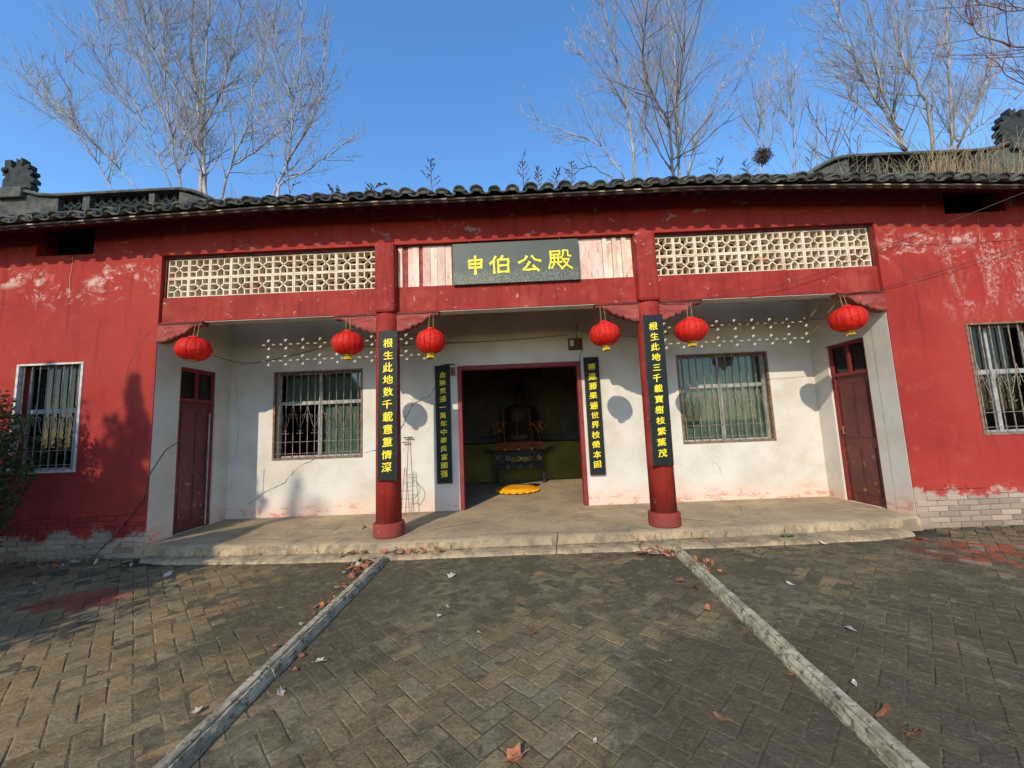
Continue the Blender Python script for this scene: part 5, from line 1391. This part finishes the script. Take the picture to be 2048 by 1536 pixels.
px_tree('poplar_tree', 'large bare pale tree rising behind the right raised ridge', [
    ([(1828, 330), (1792, 252), (1742, 182), (1692, 80), (1658, -20)], .10, .4), ([(1815, 300), (1735, 225), (1682, 160), (1632, 100)], .05, .9), ([(1872, 340), (1850, 205), (1812, 130), (1790, 60), (1766, -40)], .09, -.6), ([(1906, 340), (1902, 200), (1896, 100), (1890, -40)], .09, .6),
    ([(1898, 330), (1958, 205), (1984, 100), (1996, -30)], .075, 1.0), ([(1804, 262), (1772, 200), (1742, 62), (1716, -40)], .05, -1.0), ([(1890, 310), (1960, 250), (2040, 190), (2090, 120)], .045, .5)], 8.0, 19, 'bark', 'twig')
px_tree('sapling_tree', 'slim bare tree behind the roof carrying a dark twig nest', [([(1522, 375), (1519, 280), (1516, 200), (1502, 62)], .045, .3), ([(1518, 260), (1540, 190), (1552, 120)], .022, .4)], 9.5, 23, 'bark', 'twig')
px_tree('sapling_tree', 'slim bare tree just right of the one with the nest', [([(1586, 375), (1588, 275), (1580, 190), (1598, 108)], .04, .3), ([(1588, 270), (1560, 200), (1556, 150)], .02, -.4), ([(1640, 370), (1632, 300), (1650, 220)], .02, .4)], 9.0, 27, 'bark', 'twig')
px_tree('sapling_tree', 'thin upright dark sapling at the left end of the right raised ridge', [([(1665, 350), (1668, 290), (1700, 200), (1702, 150)], .028, .3), ([(1668, 310), (1630, 240), (1610, 200)], .018, .4), ([(1705, 345), (1700, 280), (1712, 220)], .02, .1)], 7.4, 31, 'bark_dark', 'twig')
px_tree('plane_tree', 'reddish bare branches reaching in at the top right corner', [([(2290, 420), (2240, 200), (2120, 110), (2000, 86), (1948, 58), (1928, 10)], .07, .4), ([(2240, 210), (2130, 190), (2030, 165), (1965, 100)], .04, -.3), ([(2250, 230), (2100, 30), (1990, 20), (1930, -30)], .04, .4)], 5.6, 37, 'twig_red', 'twig_red', 0.8)
# nest
np_ = at(1525, 312, 9.5); nb = MB(); rg = random.Random(9)
for k in range(260):
    u = Vector((rg.gauss(0, 1), rg.gauss(0, 1), rg.gauss(0, 1))).normalized(); p = np_ + Vector((u.x * .30, u.y * .30, u.z * .32)) * rg.uniform(0.4, 1); d = Vector((rg.gauss(0, 1), rg.gauss(0, 1), rg.gauss(0, .6))).normalized() * rg.uniform(0.1, 0.24); nb.tube([p - d, p + d], 0.009, 3, False)
tag(nb.build('bird_nest', 'bark_dark'), 'dark round twig nest in the slim tree above the roof', 'nest')

# ------------------------------------------------------------------ weeds on the roof
def weed(px, py, ptop, Y, lean, seed, label, mat='weed', n=9):
    base = at(px, py, Y); top = at(px + lean, ptop, Y + 0.1); zz = zroof(base.x, Y) + 0.05
    base = Vector((base.x, Y, min(base.z, zz + 0.25))); root_ = Vector((base.x, Y, zz))
    e = empty('dry_weed', root_); tag(e, label, 'weed', 'dry weeds on the roof'); rg = random.Random(seed)
    P = smooth_path([root_, base.lerp(top, 0.45) + Vector((rg.gauss(0, .02), 0, 0)), top], 5); m, h = MB(), MB(); m.tube(P, [0.007] * (len(P) - 1) + [0.003], 4)
    for k in range(n):
        t = 0.35 + 0.62 * k / n; i = int(t * (len(P) - 1)); p = P[i]; s = -1 if k % 2 else 1; l = (top - root_).length * 0.24 * (1.25 - t)
        q = p + Vector((s * l * rg.uniform(.5, 1), rg.gauss(0, .06), l * rg.uniform(.6, 1.1))); m.tube([p, p.lerp(q, .5) + Vector((0, 0, -.01)), q], 0.0035, 3, False)
        for j in range(5):
            c = p.lerp(q, 0.35 + 0.65 * j / 5); u = Vector((rg.gauss(0, 1), rg.gauss(0, 1), rg.gauss(0, 1))).normalized() * 0.018; v = u.orthogonal() * 0.7; h.quad(c - u, c - v, c + u, c + v)
    for j in range(10):
        c = P[-1].lerp(P[-4], j / 10); u = Vector((rg.gauss(0, 1), rg.gauss(0, 1), rg.gauss(0, 1))).normalized() * 0.02; v = u.orthogonal() * 0.7; h.quad(c - u, c - v, c + u, c + v)
    m.build('stem', mat, e); tag(h.build('seed_heads', mat, e), kind='stuff')
for k, (px, py, pt, Y, ln, lab, mat) in enumerate([
    (866, 382, 318, 0.7, -4, 'single upright dry weed on the roof left of the plaque', 'weed'), (722, 392, 366, 0.5, 50, 'dry weed bent over to the right above the eave', 'weed'), (655, 394, 380, 0.4, 25, 'short drooping dry weed on the roof near the left column', 'weed'),
    (585, 396, 322, 0.8, -10, 'tall feathery dry weed on the roof in front of the left trees', 'weed'), (1046, 376, 318, 0.7, -2, 'upright dry weed on the roof just right of the plaque centre', 'weed'), (1070, 376, 338, 0.6, 4, 'smaller dry weed beside the upright one right of the plaque centre', 'weed'),
    (1100, 374, 340, 0.8, 18, 'dry weed with arching top above the plaque end', 'weed'), (1140, 372, 322, 0.9, 2, 'slender dry weed at the foot of the central trees', 'weed'), (1425, 362, 312, 0.9, 22, 'dry weed leaning right on the roof left of the nest tree', 'weed'),
    (1505, 360, 325, 0.9, -20, 'dry weed leaning left below the nest', 'weed'), (1620, 352, 300, 1.2, 6, 'dry weed standing left of the right raised ridge', 'weed'), (1712, 330, 272, 2.6, 4, 'dark weed rising behind the start of the right raised ridge', 'weed')]):
    weed(px, py, pt, Y, ln, 50 + k, lab, mat)
def tuft(px, py, Y, n, hgt, sp, seed, label):
    b = at(px, py, Y); z = zroof(b.x, min(Y, RY)) + 0.03; rg = random.Random(seed); m = MB()
    for k in range(n):
        x, y = b.x + rg.gauss(0, sp), Y + rg.gauss(0, .12); h = hgt * rg.uniform(.45, 1.1); dx = rg.gauss(0, .30) * h
        P = [Vector((x, y, z)), Vector((x + dx * .3, y, z + h * .55)), Vector((x + dx, y + rg.gauss(0, .1), z + h * rg.uniform(.8, 1)))]; m.tube(P, [0.006, 0.0045, 0.002], 3, False)
    tag(m.build('dry_grass', 'straw'), label, 'dry grass', 'dry grass tufts on the roof')
for k, (px, py, Y, n, h, sp, lab) in enumerate([(1880, 335, 2.3, 70, 1.35, .22, 'tall straw tuft in front of the middle of the right raised ridge'), (1800, 338, 2.2, 60, .9, .35, 'lower straw tuft on the roof at the start of the right ridge openwork'), (1945, 335, 2.4, 45, 1.2, .3, 'thin straw tuft on the roof before the right beast finial'),
    (1700, 342, 1.8, 40, .6, .35, 'short straw tuft at the curved end of the right raised ridge'), (2010, 335, 2.4, 40, 1.3, .3, 'straw tuft at the foot of the right beast finial'), (470, 400, 1.6, 50, .55, .35, 'short straw tuft on the roof at the foot of the large left tree'), (640, 396, 1.2, 30, .4, .4, 'sparse straw tuft on the roof below the leaning tree'), (1230, 372, 1.4, 45, .5, .45, 'straw tuft on the roof at the foot of the central trees'), (1540, 356, 1.4, 45, .6, .45, 'straw tuft on the roof below the nest')]):
    tuft(px, py, Y, n, h, sp, 80 + k, lab)

# ------------------------------------------------------------------ shrubs and conifers on the left
def leaf_cloud(m, centres, per, size, rg, flat=0.0):
    for (c, r) in centres:
        for k in range(per):
            u = Vector((rg.gauss(0, 1), rg.gauss(0, 1), rg.gauss(0, 1))).normalized(); p = Vector(c) + u * r * rg.uniform(0.25, 1.0) ** 0.6
            a = Vector((rg.gauss(0, 1), rg.gauss(0, 1), rg.gauss(0.4, 1))).normalized() * size * rg.uniform(.6, 1.3); b = a.orthogonal().normalized() * size * 0.45
            m.quad(p - a, p + b, p + a, p - b)
def conifer(x, y, h, r, seed, label, zb=0.25, extra=(), clumps=120):
    e = empty('cypress_tree', (x, y, G)); tag(e, label, 'tree', 'cypresses left of the camera'); rg = random.Random(seed)
    MB().tube([(x, y, G - .05), (x + .02, y, h * .5), (x, y, h * .92)], [.09, .06, .015], 8).build('trunk', 'bark_dark', e)
    cs = []
    for k in range(clumps):
        t = rg.random() ** 1.1; rr = r * (1 - t) ** 0.75 * rg.uniform(.35, 1.0) if t > .12 else r * rg.uniform(.3, .95); a = rg.uniform(0, 6.283)
        cs.append(((x + rr * math.cos(a), y + rr * math.sin(a), G + zb + t * (h - .2 - zb)), .10 + .20 * (1 - t)))
    cs.append(((x, y, G + h - .15), .07)); cs += list(extra); m = MB(); leaf_cloud(m, cs, 95, 0.045, rg); m.build('crown', 'conifer', e)
conifer(-5.95, -4.85, 3.95, 1.2, 41, 'low dark cypress standing outside the frame to the left, nearest the viewer', 1.25, [((-4.95, -4.85, 2.05), .34), ((-4.7, -4.9, 1.95), .25), ((-5.1, -4.8, 2.4), .3), ((-5.2, -4.8, 1.7), .35), ((-5.6, -4.8, 1.6), .4)], 330)
conifer(-7.0, -4.6, 4.15, 1.05, 43, 'dark cypress outside the frame to the left, second from the viewer', 1.1, (), 260)
conifer(-7.85, -4.5, 5.55, 1.35, 47, 'dark cypress outside the frame to the left, third from the viewer', 1.0, [((-7.6, -4.5, 4.6), .35), ((-8.2, -4.5, 4.5), .4), ((-7.5, -4.5, 4.2), .4)], 430)
conifer(-6.6, -3.1, 2.9, .75, 48, 'lowest dark cypress outside the frame, behind the leafy shrub', .3)
conifer(-7.93, -8.0, 7.65, .72, 49, 'slender tall cypress far to the left behind the viewer', 2.6, [((-8.2, -8, 6.75), .13), ((-8.33, -8, 6.35), .16), ((-8.2, -8, 6.45), .15), ((-7.62, -8, 6.35), .14), ((-7.95, -8, 7.3), .09)], 150)
conifer(-10.8, -18.7, 14.0, 1.0, 53, 'very tall cypress farthest behind the viewer on the left', 8.0, [((-11.3, -18.7, 12.9), .3), ((-10.5, -18.7, 13.2), .25)], 70)
def shrub(x, y, h, r, n, seed, label, lean=(0, 0)):
    e = empty('shrub', (x, y, G)); tag(e, label, 'shrub', 'green shrubs at the left wall'); rg = random.Random(seed); st_, lf = MB(), MB()
    for k in range(n):
        a = rg.uniform(0, 6.283); q = r * math.sqrt(rg.random()); hh = h * (1 - 0.30 * q / r) * rg.uniform(.6, 1.0)
        P = smooth_path([(x + .15 * q * math.cos(a), y + .15 * q * math.sin(a), G - .02), (x + .7 * q * math.cos(a), y + .7 * q * math.sin(a), G + hh * .5), (x + q * math.cos(a) + lean[0], y + q * math.sin(a) + lean[1], G + hh)], 6); st_.tube(P, [.012 - .0009 * i for i in range(len(P) - 1)] + [.002], 4)
        for j in range(120):
            t = 0.06 + 0.94 * rg.random() ** .9; f = t * (len(P) - 1); i = min(int(f), len(P) - 2); p = P[i].lerp(P[i + 1], f - i); d = Vector((rg.gauss(0, 1), rg.gauss(0, 1), rg.gauss(.5, .6))).normalized(); p = p + d * rg.uniform(.01, .11) * (1.25 - t); s = rg.uniform(.018, .036)
            b = d.orthogonal().normalized(); b.rotate(Matrix.Rotation(rg.uniform(0, 6), 3, d)); lf.quad(p, p + d * s + b * s * .45, p + d * s * 2, p + d * s - b * s * .45)
    st_.build('stems', 'bark_dark', e); lf.build('foliage', 'leaf_green', e)
shrub(-6.22, -0.85, 2.52, .56, 140, 5, 'leafy green shrub at the left edge in front of the white-rimmed window')
shrub(-7.3, -1.3, 2.3, .9, 40, 6, 'leafy shrub farther left beyond the frame edge')
print('objects', len(bpy.data.objects), 'tris', sum(len(p.vertices) - 2 for m_ in bpy.data.meshes for p in m_.polygons))
